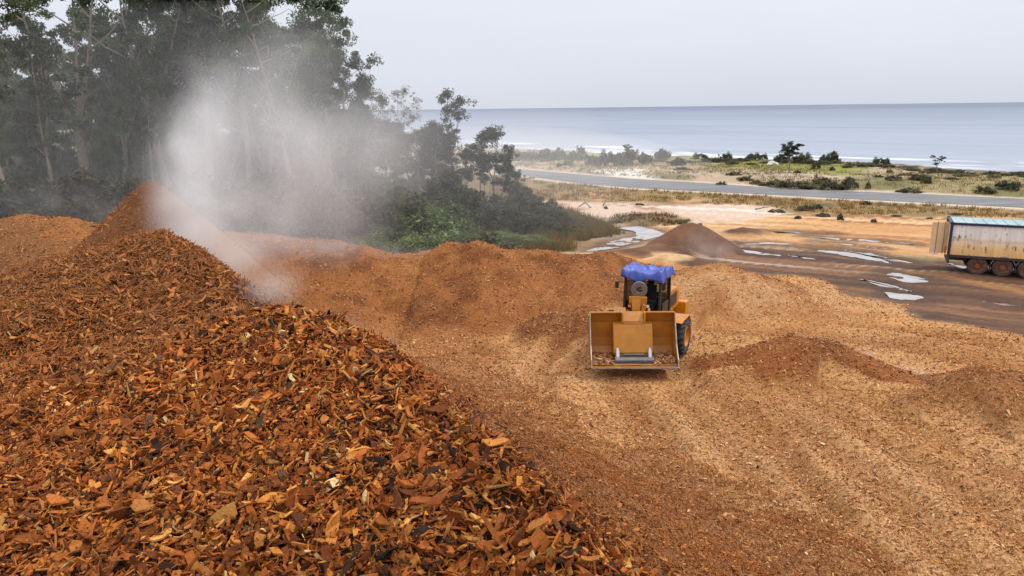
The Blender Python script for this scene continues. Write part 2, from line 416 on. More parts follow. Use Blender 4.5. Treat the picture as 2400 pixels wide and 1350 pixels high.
def ground_col(X, Y):
    nz = lambda s, f, o=4: fbm(X * f, Y * f, s, o)
    a = X * STREAK[0] + Y * STREAK[1]; n = -X * STREAK[1] + Y * STREAK[0]
    st = fbm(a * 0.05, n * 0.9, 201, 4) + 0.5 * fbm(a * 0.12, n * 2.6, 202, 3)
    col = np.zeros(X.shape + (4,)); col[..., :3] = A(186, 164, 136)
    def lay(w, c, alpha=0.0):
        w = np.clip(w, 0, 1)[..., None]
        c4 = np.concatenate([np.broadcast_to(c, X.shape + (3,)), np.full(X.shape + (1,), alpha)], -1)
        col[...] = col * (1 - w) + c4 * w
    def zone(key, soft, amp, f=0.25, s=300):
        sd = poly_sd(X, Y, Zn[key])
        return sstep(-soft, soft, sd + amp * 2 * fbm(X * f, Y * f, s, 4))
    # dunes beyond the road: pale sand with olive and dry patches
    lay(sstep(-0.16, 0.06, nz(210, 0.06)) * 0.8, A(156, 140, 92))
    lay(sstep(-0.03, 0.12, nz(211, 0.09)) * 0.8, A(118, 114, 70))
    lay(sstep(0.12, 0.22, nz(212, 0.05)) * 0.6, A(212, 192, 172))
    lay(zone('green', 3.0, 3.0, 0.1) * sstep(-0.3, 0.0, nz(213, 0.12)), A(142, 142, 66))
    lay(zone('white', 1.5, 2.0, 0.15), A(236, 226, 216))
    lay(zone('orange', 1.0, 1.5), A(222, 172, 118))
    w = zone('orange', 1.0, 1.5)
    lay(w * sstep(0.05, 0.22, st), A(236, 202, 160))
    lay(w * sstep(-0.05, -0.2, st) * 0.85, A(136, 90, 60))
    lay(w * sstep(0.08, 0.2, fbm(a * 0.03, n * 0.35, 207, 4)) * 0.6, A(196, 138, 82))
    lay(zone('pale', 1.2, 2.0), A(222, 192, 168))
    wp = zone('pale', 1.2, 2.0)
    lay(wp * sstep(0.02, 0.2, nz(215, 0.3)), A(176, 138, 108)); lay(wp * sstep(-0.08, -0.25, st), A(240, 226, 214))
    g = zone('grass', 1.0, 1.6, 0.3)
    lay(g, A(160, 128, 82)); lay(g * sstep(-0.05, 0.18, nz(216, 0.12)), A(138, 118, 64)); lay(g * sstep(0.05, 0.25, nz(217, 0.3)), A(112, 96, 58))
    lay(g * sstep(0.12, 0.25, nz(219, 0.2)), A(205, 160, 115))
    lay(zone('island', 0.8, 1.0, 0.4), A(128, 102, 66))
    f = zone('forest', 1.2, 1.6, 0.3)
    lay(f, A(122, 98, 62)); lay(f * sstep(-0.08, 0.12, nz(218, 0.25)), A(96, 92, 50)); lay(f * sstep(0.05, 0.2, nz(220, 0.4)), A(150, 108, 66))
    m = sstep(-0.9, 0.9, poly_sd(X, Y, Zn['mud']) + 1.8 * fbm(X * 0.4, Y * 0.4, 300, 4) + 2.6 * st)
    lay(m, A(112, 80, 60)); lay(m * sstep(0.0, 0.2, st), A(142, 102, 74)); lay(m * sstep(-0.02, -0.2, st) * 0.8, A(82, 60, 46)); lay(m * sstep(0.05, 0.3, nz(229, 0.5)) * 0.6, A(120, 84, 62))
    lay(m * sstep(0.16, 0.30, fbm(a * 0.045, n * 1.1, 208, 4)) * 0.9, A(205, 176, 150))
    lay(zone('track', 0.3, 0.5, 0.5) * 0.75, A(172, 124, 72))
    lay(zone('patch', 0.5, 0.7, 0.5), A(228, 188, 140))
    bx = (Y > 30) & (Y < 72) & (X > -4) & (X < 45)
    if bx.any():
        pd = np.full(X.shape, -9.0); q = pd[bx]
        for p in PUDDLES: q = np.maximum(q, poly_sd(X[bx], Y[bx], p))
        pd[bx] = q; pd = pd + 0.8 * nz(231, 0.9)
        lay(sstep(-1.3, 0.1, pd) * 0.75, A(84, 62, 50))
    # sandy shoulders of the road
    rd = poly_sd(X, Y, ROAD); lay(sstep(-2.2, -0.6, rd + 0.8 * nz(222, 0.5)), A(222, 198, 178))
    c = zone('chips', 0.25, 0.45, 0.7)
    lay(c, A(220, 162, 102), 1.0)
    lay(c * zone('scrape', 0.6, 1.0, 0.5) * 0.8, A(176, 110, 58), 1.0)
    big = nz(223, 0.16) + 0.4 * nz(224, 0.7)
    lay(c * sstep(0.0, 0.3, big) * 0.75, A(180, 116, 64), 1.0)
    lay(c * sstep(-0.02, -0.3, big) * 0.7, A(226, 176, 124), 1.0)
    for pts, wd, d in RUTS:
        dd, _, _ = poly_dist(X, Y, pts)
        lay(c * np.exp(-((dd + 0.3 * nz(225, 0.8)) / (wd * 0.9)) ** 2) * 0.6, A(166, 104, 54), 1.0)  # darker wheel lanes; the colour also paints in the ruts' faint shading
    lay(c * sstep(20, 40, Y) * sstep(0.0, 0.14, nz(226, 0.35)) * 0.4, A(216, 172, 124), 1.0)
    # beach just past the dune edge
    sd = shore_sd(X, Y)
    lay(sstep(-2, 3, sd), A(196, 176, 158))
    lay(sstep(-9, -3, sd + 4 * nz(228, 0.1)) * sstep(3, -1, sd) * 0.8 * (X > 40), A(98, 82, 66))
    col[..., :3] *= (1 + 0.18 * nz(227, 1.3, 3))[..., None]
    return col

def build_ground():
    tn = np.linspace(H / 11.5, H / 262, 520)
    ys = np.concatenate([[-60, -30, -12, -4, 2, 6, 9], H / tn, 262 * np.geomspace(1.04, 7.0, 30)])
    s = np.linspace(-1, 1, 901)
    Yg, S = np.meshgrid(ys, s, indexing='ij')
    X = S * (26 + 0.92 * np.maximum(Yg, 0))
    z = ground_z(X, Yg)
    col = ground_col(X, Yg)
    nr, nc = X.shape
    i = np.arange(nr * nc).reshape(nr, nc)
    f = np.stack([i[:-1, :-1], i[:-1, 1:], i[1:, 1:], i[1:, :-1]], -1).reshape(-1, 4)
    o = mesh_np('ground', np.stack([X, Yg, z], -1).reshape(-1, 3), f, M_ground, col=col.reshape(-1, 4), smooth=True)
    tag(o, kind='structure')
build_ground()

def patch_mesh(name, fn, x0, x1, y0, y1, step, colfn, mat=None, blend=0.4):
    xs = np.arange(x0, x1, step); ys = np.arange(y0, y1, step)
    Yg, X = np.meshgrid(ys, xs, indexing='ij')
    z = fn(X, Yg); g = ground_z(X, Yg)
    keep = z > g - 0.12
    col = colfn(X, Yg, z)
    if blend:
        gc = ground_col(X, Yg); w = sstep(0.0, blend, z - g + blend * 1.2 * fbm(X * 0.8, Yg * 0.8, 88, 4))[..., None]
        col = gc * (1 - w) + col * w
    nr, nc = X.shape; i = np.arange(nr * nc).reshape(nr, nc)
    f = np.stack([i[:-1, :-1], i[:-1, 1:], i[1:, 1:], i[1:, :-1]], -1).reshape(-1, 4)
    f = f[keep.ravel()[f].any(1)]
    used = np.unique(f); re = np.full(nr * nc, -1); re[used] = np.arange(len(used))
    V = np.stack([X, Yg, np.maximum(z, g - 0.5)], -1).reshape(-1, 3)[used]
    return mesh_np(name, V, re[f], mat or M_heap, col=col.reshape(-1, 4)[used], smooth=True)

def chipcol(base, dark, light, s, alpha=1.0, f=0.35):
    def fn(X, Y, z):
        n = fbm(X * f, Y * f, s, 4) + 0.5 * fbm(X * 1.7, Y * 1.7, s + 9, 3)
        c = np.empty(X.shape + (4,)); b = np.array(base)
        c[..., :3] = b
        w = sstep(0.02, 0.3, n)[..., None]; c[..., :3] = c[..., :3] * (1 - w) + np.array(dark) * w
        w = sstep(-0.04, -0.3, n)[..., None]; c[..., :3] = c[..., :3] * (1 - w) + np.array(light) * w
        c[..., 3] = alpha
        return c
    return fn
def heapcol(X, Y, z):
    c = chipcol(A(64, 36, 18), A(46, 26, 15), A(84, 46, 24), 400)(X, Y, z)  # core coloured dark to paint shade into the gaps between chips
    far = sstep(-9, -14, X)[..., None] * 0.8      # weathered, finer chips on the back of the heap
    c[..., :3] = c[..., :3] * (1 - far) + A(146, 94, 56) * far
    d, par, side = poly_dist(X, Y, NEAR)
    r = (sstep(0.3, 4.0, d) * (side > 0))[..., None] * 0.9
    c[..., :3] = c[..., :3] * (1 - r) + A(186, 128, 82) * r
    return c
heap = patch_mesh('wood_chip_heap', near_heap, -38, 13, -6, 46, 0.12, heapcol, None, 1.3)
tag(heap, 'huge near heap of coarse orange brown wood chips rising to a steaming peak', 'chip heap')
def mound(key, label, colfn, step, name='wood_chip_mound', cat='chip mound', mat=None, pad=6.0):
    cx = np.array(MOUNDS[key][0]); zmax = cx[:, 2].max(); p = zmax / MOUNDS[key][1] + 2.0
    o = patch_mesh(name, lambda X, Y: mound_z(key, X, Y), cx[:, 0].min() - p, cx[:, 0].max() + p, cx[:, 1].min() - p, cx[:, 1].max() + p, step, colfn, mat)
    tag(o, label, cat); return o
tan = chipcol(A(192, 132, 80), A(158, 100, 54), A(210, 158, 108), 410)
org = chipcol(A(170, 107, 56), A(132, 79, 40), A(192, 132, 78), 420)
mound('left_back', 'low brown chip mound behind the near heap, in front of the dark wood', chipcol(A(154, 102, 60), A(126, 80, 46), A(180, 116, 62), 430), 0.16)
mound('bank', 'long dark orange chip bank across the yard behind the loader', org, 0.14)
mound('right_back', 'broad tan chip mound just behind and beside the yellow loader', tan, 0.12)
mound('right_mid', 'rounded rust brown chip mound steaming in the open yard beside the loader', chipcol(A(164, 98, 50), A(128, 74, 37), A(184, 120, 68), 440), 0.08)
mound('right_edge', 'orange brown chip mound at the yard edge, cut off by the frame', chipcol(A(166, 110, 62), A(132, 84, 46), A(186, 130, 80), 450), 0.08)
mound('low_front', 'very low flat chip hump near the front of the yard', chipcol(A(186, 122, 78), A(160, 100, 60), A(200, 140, 94), 455), 0.1)
mound('small_left', 'small dark chip pile beside the loader bucket', chipcol(A(138, 84, 44), A(104, 62, 32), A(160, 104, 58), 460), 0.1)
dk = chipcol(A(116, 82, 62), A(96, 68, 52), A(134, 94, 68), 470, 0.3)
mound('dark_cone', 'dark brown cone of earth heaped beside the stream', dk, 0.14, 'earth_pile', 'earth pile')
mound('dark_berm', 'low dark earth berm at the foot of the earth cone', dk, 0.14, 'earth_pile', 'earth pile')
mound('dark_small', 'small flat heap of dark earth behind the earth cone', dk, 0.14, 'earth_pile', 'earth pile')
mound('pale_mound', 'pale sandy hump behind the chip bank', chipcol(A(228, 188, 140), A(210, 164, 112), A(238, 204, 164), 475, 0.0), 0.14, 'sand_pile', 'sand pile')

# ------------------------------------------------------------------ wood chips
PAL = np.array([A(190, 107, 42), A(216, 138, 62), A(160, 84, 33), A(118, 64, 30), A(62, 39, 24), A(228, 164, 86), A(104, 82, 60), A(238, 200, 140)])
PW = np.array([.29, .17, .24, .15, .08, .05, .01, .012]); PW = PW / PW.sum()
PALNAME = ['orange brown', 'bright orange', 'rusty brown', 'dark brown', 'blackish brown', 'pale tan', 'grey', 'cream coloured']
def normals(fn, X, Y, e=0.15):
    gx = (fn(X + e, Y) - fn(X - e, Y)) / (2 * e); gy = (fn(X, Y + e) - fn(X, Y - e)) / (2 * e)
    n = np.stack([-gx, -gy, np.ones_like(gx)], -1); return n / np.linalg.norm(n, axis=-1, keepdims=True)
def chip_geo(P, Nn, L, Wd, T, bend, S, tilt):
    n = len(P)
    nn = Nn + tilt[:, None] * rng.normal(size=(n, 3)); nn /= np.linalg.norm(nn, axis=1, keepdims=True)
    t = np.cross(nn, rng.normal(size=(n, 3))); t /= np.linalg.norm(t, axis=1, keepdims=True)
    b = np.cross(nn, t)
    bend = np.where(np.abs(bend) < 0.06, 0.06, bend)
    u = np.linspace(-.5, .5, S)
    V = np.empty((n, S, 4, 3), np.float32)
    taper = rng.uniform(0, 0.75, (n, 2)); skew = rng.normal(0, 0.25, n); twist = rng.normal(0, 0.35, n)
    for k in range(S):
        a = bend * u[k]
        x = L * np.sin(a) / bend; z = L * (np.cos(a) - 1) / bend + L * 0.06
        wk = Wd * (1 - taper[:, 0 if u[k] < 0 else 1] * (2 * abs(u[k])) ** 1.5) * rng.uniform(0.85, 1.1, n)
        off = skew * Wd * u[k] * 2
        ca, sa = np.cos(a), np.sin(a)
        tw = twist * u[k] * 2
        for j, (sy, sz) in enumerate(((-1, -1), (1, -1), (1, 1), (-1, 1))):
            yy = off + sy * wk / 2; zz = sz * T / 2
            yr = yy * np.cos(tw) - zz * np.sin(tw); zr = yy * np.sin(tw) + zz * np.cos(tw)
            lx = x + zr * sa; lz = z + zr * ca
            V[:, k, j] = P + t * lx[:, None] + b * yr[:, None] + nn * lz[:, None]
    F = []
    for k in range(S - 1):
        for j in range(4):
            F.append((k * 4 + j, k * 4 + (j + 1) % 4, (k + 1) * 4 + (j + 1) % 4, (k + 1) * 4 + j))
    F += [(3, 2, 1, 0), ((S - 1) * 4, (S - 1) * 4 + 1, (S - 1) * 4 + 2, (S - 1) * 4 + 3)]
    return V.reshape(n, S * 4, 3), np.array(F, np.int32)
def expand(F, n, per): return (F[None] + (np.arange(n) * per)[:, None, None]).reshape(-1, F.shape[1]).astype(np.int32)

def scatter_heap():
    cand = []
    for (y0, y1, dens) in ((0.8, 6, 1050), (6, 10, 1000), (10, 15, 700), (15, 23, 480), (23, 37, 260)):
        n = int(dens * 46 * (y1 - y0))
        X = rng.uniform(-34, 12, n); Y = rng.uniform(y0, y1, n)
        z0 = np.full(n, 5.0); ok = np.hypot(X, Y) < 46
        X, Y = X[ok], Y[ok]
        hx = near_heap(X, Y)
        P = np.stack([X, Y, hx], -1)
        m = inview(P, 0.07) & (hx > 0.25)
        cand.append(P[m])
    P = np.concatenate(cand)
    # drop what lies behind other parts of the heap: march from the camera
    d = P + np.array([0, 0, 0.25]) - CAM; vis = np.ones(len(P), bool)
    for t in np.linspace(0.2, 0.96, 26):
        q = CAM + d * t
        vis &= q[:, 2] > near_heap(q[:, 0], q[:, 1]) - 0.15
    P = P[vis]
    n = len(P)
    Nn = normals(near_heap, P[:, 0], P[:, 1])
    dd, par, side = poly_dist(P[:, 0], P[:, 1], NEAR)
    fine = np.clip(sstep(0.0, 2.6, dd) * (side > 0) * 0.52 + sstep(-8, -16, P[:, 0]) * 0.15, 0, 0.6)
    L = np.clip(rng.lognormal(math.log(0.100), 0.46, n), 0.035, 0.28) * (1 - fine)
    asp = rng.uniform(0.12, 0.52, n); strip = rng.random(n) < 0.28; asp = np.where(strip, rng.uniform(0.06, 0.14, n), asp); L = L * np.where(strip, 1.35, 1.0)
    Wd = L * asp; T = np.clip(rng.uniform(0.06, 0.22, n) * Wd + 0.004, 0.005, 0.024)
    bend = rng.normal(0, 1.15, n) * np.where(strip, 1.5, 1.0)
    tilt = rng.uniform(0.3, 1.15, n)
    P = P + Nn * rng.uniform(-0.04, 0.075, (n, 1))
    ci = rng.choice(len(PAL), n, p=PW)
    col = PAL[ci] * rng.uniform(0.5, 1.25, (n, 1)) * (1 + 0.5 * fbm(P[:, 0] * 0.45, P[:, 1] * 0.45, 77, 3))[:, None]
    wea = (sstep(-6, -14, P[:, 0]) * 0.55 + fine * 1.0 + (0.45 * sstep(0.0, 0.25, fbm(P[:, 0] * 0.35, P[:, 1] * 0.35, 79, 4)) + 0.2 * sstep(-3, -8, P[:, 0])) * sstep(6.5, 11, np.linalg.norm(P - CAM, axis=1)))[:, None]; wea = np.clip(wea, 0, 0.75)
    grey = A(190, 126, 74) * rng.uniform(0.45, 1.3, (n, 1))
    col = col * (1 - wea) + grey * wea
    dist = np.linalg.norm(P - CAM, axis=1)
    size = L * np.sqrt(asp) / dist
    inn = inview(P, -0.02)
    order = np.argsort(-(size * inn * (P[:, 2] - near_heap(P[:, 0], P[:, 1]) > 0.0)))
    big = order[:300]; rest = np.ones(n, bool); rest[big] = False
    Vs, Fs, Cs, base = [], [], [], 0
    for m, S in ((rest & (dist < 8.5), 4), (rest & (dist >= 8.5) & (dist < 13), 3), (rest & (dist >= 13), 2)):
        k = np.where(m)[0]
        V, F = chip_geo(P[k], Nn[k], L[k], Wd[k], T[k], bend[k] * (1 if S > 2 else 0.1), S, tilt[k])
        Vs.append(V.reshape(-1, 3)); Fs.append(expand(F, len(k), S * 4) + base); base += len(k) * S * 4
        Cs.append(np.repeat(col[k], S * 4, 0))
    o = mesh_np('loose_chips', np.concatenate(Vs), np.concatenate(Fs), M_chip, heap, np.concatenate(Cs)); o['kind'] = 'stuff'
    print('chips', n)
    V, F = chip_geo(P[big], Nn[big], L[big], Wd[big], T[big], bend[big], 5, tilt[big] * 0.8)
    for j, k in enumerate(big):
        o = mesh_np('wood_chip', V[j] - P[k], F, M_chip, col=np.repeat(col[k][None], 20, 0)); o.location = P[k]
        shape = 'long thin' if asp[k] < 0.2 else ('broad flat' if asp[k] > 0.45 else 'slender')
        tag(o, f'{shape} {PALNAME[ci[k]]} wood chip lying loose on the near heap', 'wood chip', 'large loose wood chips on the near heap')
scatter_heap()

def litter():
    """small splinters over the yard floor and the further mounds, too many to count"""
    Pn = []
    for (y0, y1, dens) in ((11, 16, 420), (16, 22, 300), (22, 30, 190), (30, 42, 100)):
        n = int(dens * 75 * (y1 - y0)); X = rng.uniform(-35, 40, n); Y = rng.uniform(y0, y1, n)
        z = total_z(X, Y); P = np.stack([X, Y, z], -1)
        m = inview(P, 0.06) & (poly_sd(X, Y, Zn['chips']) > -0.2)
        hh = near_heap(X, Y); m &= ~((hh > 0.4 + 2.2 * rng.random(n) ** 2) & (hh >= z - 1e-6))
        Pn.append(P[m])
    P = np.concatenate(Pn); n = len(P); print('litter', n)
    Nn = normals(total_z, P[:, 0], P[:, 1])
    L = rng.lognormal(math.log(0.062), 0.42, n) * (1 + 0.012 * np.maximum(P[:, 1] - 16, 0)); L = np.clip(L, 0.025, 0.2); asp = rng.uniform(0.12, 0.42, n)
    nn = Nn + 0.6 * rng.normal(size=(n, 3)); nn /= np.linalg.norm(nn, axis=1, keepdims=True)
    t = np.cross(nn, rng.normal(size=(n, 3))); t /= np.linalg.norm(t, axis=1, keepdims=True); b = np.cross(nn, t)
    P = P + Nn * 0.015
    h = (L * 0.5)[:, None]; w = (L * asp * 0.5)[:, None]; lift = (L * rng.uniform(0, 0.3, n))[:, None]
    V = np.stack([P - t * h - b * w, P - t * h + b * w, P + b * w + nn * lift, P - b * w + nn * lift, P + t * h + b * w * .7, P + t * h - b * w * .7], 1)
    F = np.array([(0, 1, 2, 3), (3, 2, 4, 5)])
    pal = np.array([A(222, 164, 108), A(202, 138, 80), A(236, 192, 138), A(170, 106, 56), A(122, 78, 46), A(246, 222, 186)])
    ci = rng.choice(6, n, p=[.36, .30, .10, .17, .06, .01])
    col = pal[ci] * rng.uniform(0.75, 1.2, (n, 1))
    g0 = ground_z(P[:, 0], P[:, 1])
    hm = np.max([mound_z(k, P[:, 0], P[:, 1]) - g0 for k in ('bank', 'right_mid', 'right_edge', 'small_left')], 0)
    bank = (sstep(0.02, 0.35, hm + 0.3 * fbm(P[:, 0] * 0.8, P[:, 1] * 0.8, 88, 3)) * 0.8)[:, None]
    col = col * (1 - bank) + col * np.array([0.80, 0.66, 0.52]) * bank
    o = mesh_np('wood_splinter_litter', V.reshape(-1, 3), expand(F, n, 6), M_chip, col=np.repeat(col, 6, 0))
    tag(o, kind='stuff')
litter()

# ------------------------------------------------------------------ road, puddles, sea
def build_road():
    up, lo = W(UPPER, 0.0), W(LOWER, 0.0)
    def dens(p, k=8):
        out = []
        for i in range(len(p) - 1):
            for j in range(k): out.append(np.array(p[i]) * (1 - j / k) + np.array(p[i + 1]) * j / k)
        return np.array(out + [np.array(p[-1])])
    u, l = dens(up), dens(lo); n = len(u)
    R = []
    for k in range(7):
        w = k / 6; q = u * (1 - w) + l * w
        zz = ground_z(q[:, 0], q[:, 1]); zz = np.convolve(np.pad(zz, 4, 'edge'), np.ones(9) / 9, 'valid') + 0.03 + 0.10 * (1 - (2 * w - 1) ** 2)
        R.append(np.column_stack([q, zz]))
    V = np.concatenate(R); i = np.arange(7 * n).reshape(7, n)
    f = np.stack([i[:-1, :-1], i[:-1, 1:], i[1:, 1:], i[1:, :-1]], -1).reshape(-1, 4)
    m, t, b = nt('road_material'); co = objco(t)
    f1 = noise(t, 0.5, 6, 0.65, mapping(t, co, (0.3, 1.2, 1), (0, 0, 0.55)))
    t.links.new(ramp(t, f1, [(0.32, (0.065, 0.064, 0.067)), (0.46, (0.115, 0.113, 0.117)), (0.7, (0.17, 0.165, 0.163))]), b.inputs['Base Color'])
    b.inputs['Roughness'].default_value = 0.5; b.inputs['Specular IOR Level'].default_value = 0.3
    tag(mesh_np('road', V, f, m, smooth=True), kind='structure')
build_road()

def mat_water(name, col, rough):
    m, t, b = nt(name); co = objco(t)
    t.links.new(mixc(t, ramp(t, noise(t, 0.8, 5, 0.6, co), [(0.4, 0.0), (0.65, 1.0)]), col, tuple(c * 0.7 for c in col)), b.inputs['Base Color'])
    b.inputs['Roughness'].default_value = rough; b.inputs['IOR'].default_value = 1.45
    bump(t, b, noise(t, 3.0, 3, 0.5, co), 0.05, 0.02); return m
M_puddle = mat_water('puddle_material', (0.36, 0.335, 0.315), 0.04)
def puddle(p, jag=0.35):
    p = np.array(p); out = []; n = len(p)
    for i in range(n):
        a, b = p[i], p[(i + 1) % n]; d = b - a; L = np.linalg.norm(d); nr = np.array([d[1], -d[0]]) / (L + 1e-9); k = 10
        for j in range(k):
            q = a + d * j / k
            out.append(q + nr * (0.12 + jag * 2 * float(fbm(np.array([q[0] * 1.1]), np.array([q[1] * 1.1]), 66, 3)[0])))
    q = np.array(out); lo, hi = p.min(0), p.max(0)
    S = rng.uniform(lo, hi, (1500, 2)); S = S[poly_sd(S[:, 0], S[:, 1], p) > 0]
    z = float(np.percentile(ground_z(S[:, 0], S[:, 1]), 76 if len(p) == 13 else 64)) if len(S) > 5 else 0.0
    me = bmesh.new(); vs = [me.verts.new((x, y, z)) for x, y in q]; f = me.faces.new(vs)
    bmesh.ops.triangulate(me, faces=[f])
    md = bpy.data.meshes.new('puddle'); me.to_mesh(md); me.free(); md.materials.append(M_puddle)
    tag(link(bpy.data.objects.new('puddle', md)), kind='structure')
for p in PUDDLES: puddle(p)

def build_sea():
    V = []; 
    xs = np.concatenate([-np.geomspace(30000, 60, 30), np.linspace(-50, 150, 30), np.geomspace(160, 30000, 30)])
    ys = np.concatenate([np.linspace(60, 400, 40), np.geomspace(420, 60000, 40)])
    Yg, X = np.meshgrid(ys, xs, indexing='ij'); nr, nc = X.shape; i = np.arange(nr * nc).reshape(nr, nc)
    f = np.stack([i[:-1, :-1], i[:-1, 1:], i[1:, 1:], i[1:, :-1]], -1).reshape(-1, 4)
    m, t, b = nt('sea_material'); co = objco(t)
    sep = N(t, 'ShaderNodeSeparateXYZ'); t.links.new(co, sep.inputs[0])
    d = math_(t, 'ADD', math_(t, 'ADD', math_(t, 'MULTIPLY', sep.outputs[0], float(SHN[0])), math_(t, 'MULTIPLY', sep.outputs[1], float(SHN[1]))), float(-(SH0 @ SHN)))
    wob = math_(t, 'MULTIPLY', math_(t, 'SUBTRACT', noise(t, 0.02, 4, 0.6, co), 0.5), 40.0)
    dn = math_(t, 'ADD', d, wob)
    far = math_(t, 'DIVIDE', d, 2500.0)
    base = ramp(t, far, [(0.0, (0.285, 0.315, 0.37)), (0.06, (0.24, 0.275, 0.34)), (0.25, (0.18, 0.215, 0.28)), (1.0, (0.105, 0.135, 0.195))])
    # long swell bands lying parallel to the shore
    rot = math.atan2(SHN[1], SHN[0])
    al = mapping(t, co, (1, 1, 1), (0, 0, -rot))
    band = noise(t, 1.0, 5, 0.6, mapping(t, al, (0.035, 0.006, 1)))
    base = mixc(t, 1.0, base, ramp(t, band, [(0.32, 0.84), (0.5, 1.0), (0.68, 1.08)]), 'MULTIPLY')
    # surf
    sb = noise(t, 1.0, 6, 0.65, mapping(t, al, (0.10, 0.025, 1)), 0.5)
    fall = ramp(t, math_(t, 'DIVIDE', math_(t, 'SUBTRACT', dn, 6.0), 62.0), [(0.0, 0.80), (0.2, 0.66), (0.4, 0.30), (0.75, 0.26), (1.0, 0.0)])
    foam = math_(t, 'MULTIPLY', math_(t, 'SUBTRACT', math_(t, 'ADD', sb, fall), 0.72, clamp=True), 7.0, clamp=True)
    t.links.new(mixc(t, foam, base, (0.62, 0.64, 0.67)), b.inputs['Base Color'])
    t.links.new(ramp(t, foam, [(0.0, 0.42), (1.0, 0.9)]), b.inputs['Roughness'])
    b.inputs['Specular IOR Level'].default_value = 0.22; b.inputs['IOR'].default_value = 1.33
    bump(t, b, noise(t, 1.0, 6, 0.6, mapping(t, al, (0.25, 0.07, 1))), 0.7, 1.2)
    o = mesh_np('sea', np.stack([X, Yg, np.full(X.shape, -2.6)], -1).reshape(-1, 3), f, m); tag(o, kind='structure')
build_sea()

# ------------------------------------------------------------------ trees and shrubs
class Wood:
    def __init__(s): s.v = []; s.f = []
    def tube(s, path, r0, r1, seg=6):
        n = len(path); base = len(s.v)
        for k, p in enumerate(path):
            a = path[max(k - 1, 0)]; b = path[min(k + 1, n - 1)]
            d = (b - a); d = d / (np.linalg.norm(d) + 1e-9)
            u = np.cross(d, [0.31, 0.95, 0.1]); u /= np.linalg.norm(u) + 1e-9; w = np.cross(d, u)
            r = r0 + (r1 - r0) * k / (n - 1)
            for j in range(seg):
                t = 2 * math.pi * j / seg
                s.v.append(p + r * (u * math.cos(t) + w * math.sin(t)))
        for k in range(n - 1):
            for j in range(seg):
                s.f.append((base + k * seg + j, base + k * seg + (j + 1) % seg, base + (k + 1) * seg + (j + 1) % seg, base + (k + 1) * seg + j))
def wander(p, d, L, n, wig, rs, up=0.0):
    path = [np.array(p, float)]; d = np.array(d, float); d /= np.linalg.norm(d)
    for k in range(n):
        d = d + rs.normal(0, wig, 3) + np.array([0, 0, up]); d /= np.linalg.norm(d)
        path.append(path[-1] + d * L / n)
    return path
def leaves_geo(cl, rs, n, size, flat=0.55, base=(0.05, 0.065, 0.03), var=0.35):
    """cl: list of (centre, radius); scattered leaf-sized faces through each clump's volume"""
    cen = np.array([c for c, r in cl]); rad = np.array([r for c, r in cl])
    k = np.repeat(np.arange(len(cl)), n); m = len(k)
    g = rs.normal(size=(m, 3)); g /= np.linalg.norm(g, axis=1, keepdims=True); g *= (rs.random(m) ** 0.45)[:, None]
    P = cen[k] + g * rad[k][:, None] * np.array([1, 1, flat])
    nn = rs.normal(size=(m, 3)) + np.array([0, 0, 0.6]); nn /= np.linalg.norm(nn, axis=1, keepdims=True)
    t = np.cross(nn, rs.normal(size=(m, 3))); t /= np.linalg.norm(t, axis=1, keepdims=True); b = np.cross(nn, t)
    L = size * rs.uniform(0.6, 1.4, m); wd = L * rs.uniform(0.3, 0.55, m)
    V = np.stack([P - t * (L / 2)[:, None], P + b * (wd / 2)[:, None], P + t * (L / 2)[:, None], P - b * (wd / 2)[:, None]], 1)
    cc = np.array(base) * (1 + var * rs.normal(size=(len(cl), 1)))[k] * rs.uniform(0.7, 1.35, (m, 1))
    warm = (rs.random(len(cl)) ** 3)[k][:, None] * 0.5
    cc = cc * (1 - warm) + cc * np.array([1.6, 1.35, 0.7]) * warm
    return V.reshape(-1, 3), np.arange(4 * m).reshape(m, 4), np.repeat(np.clip(cc, 0.006, 0.5), 4, 0)

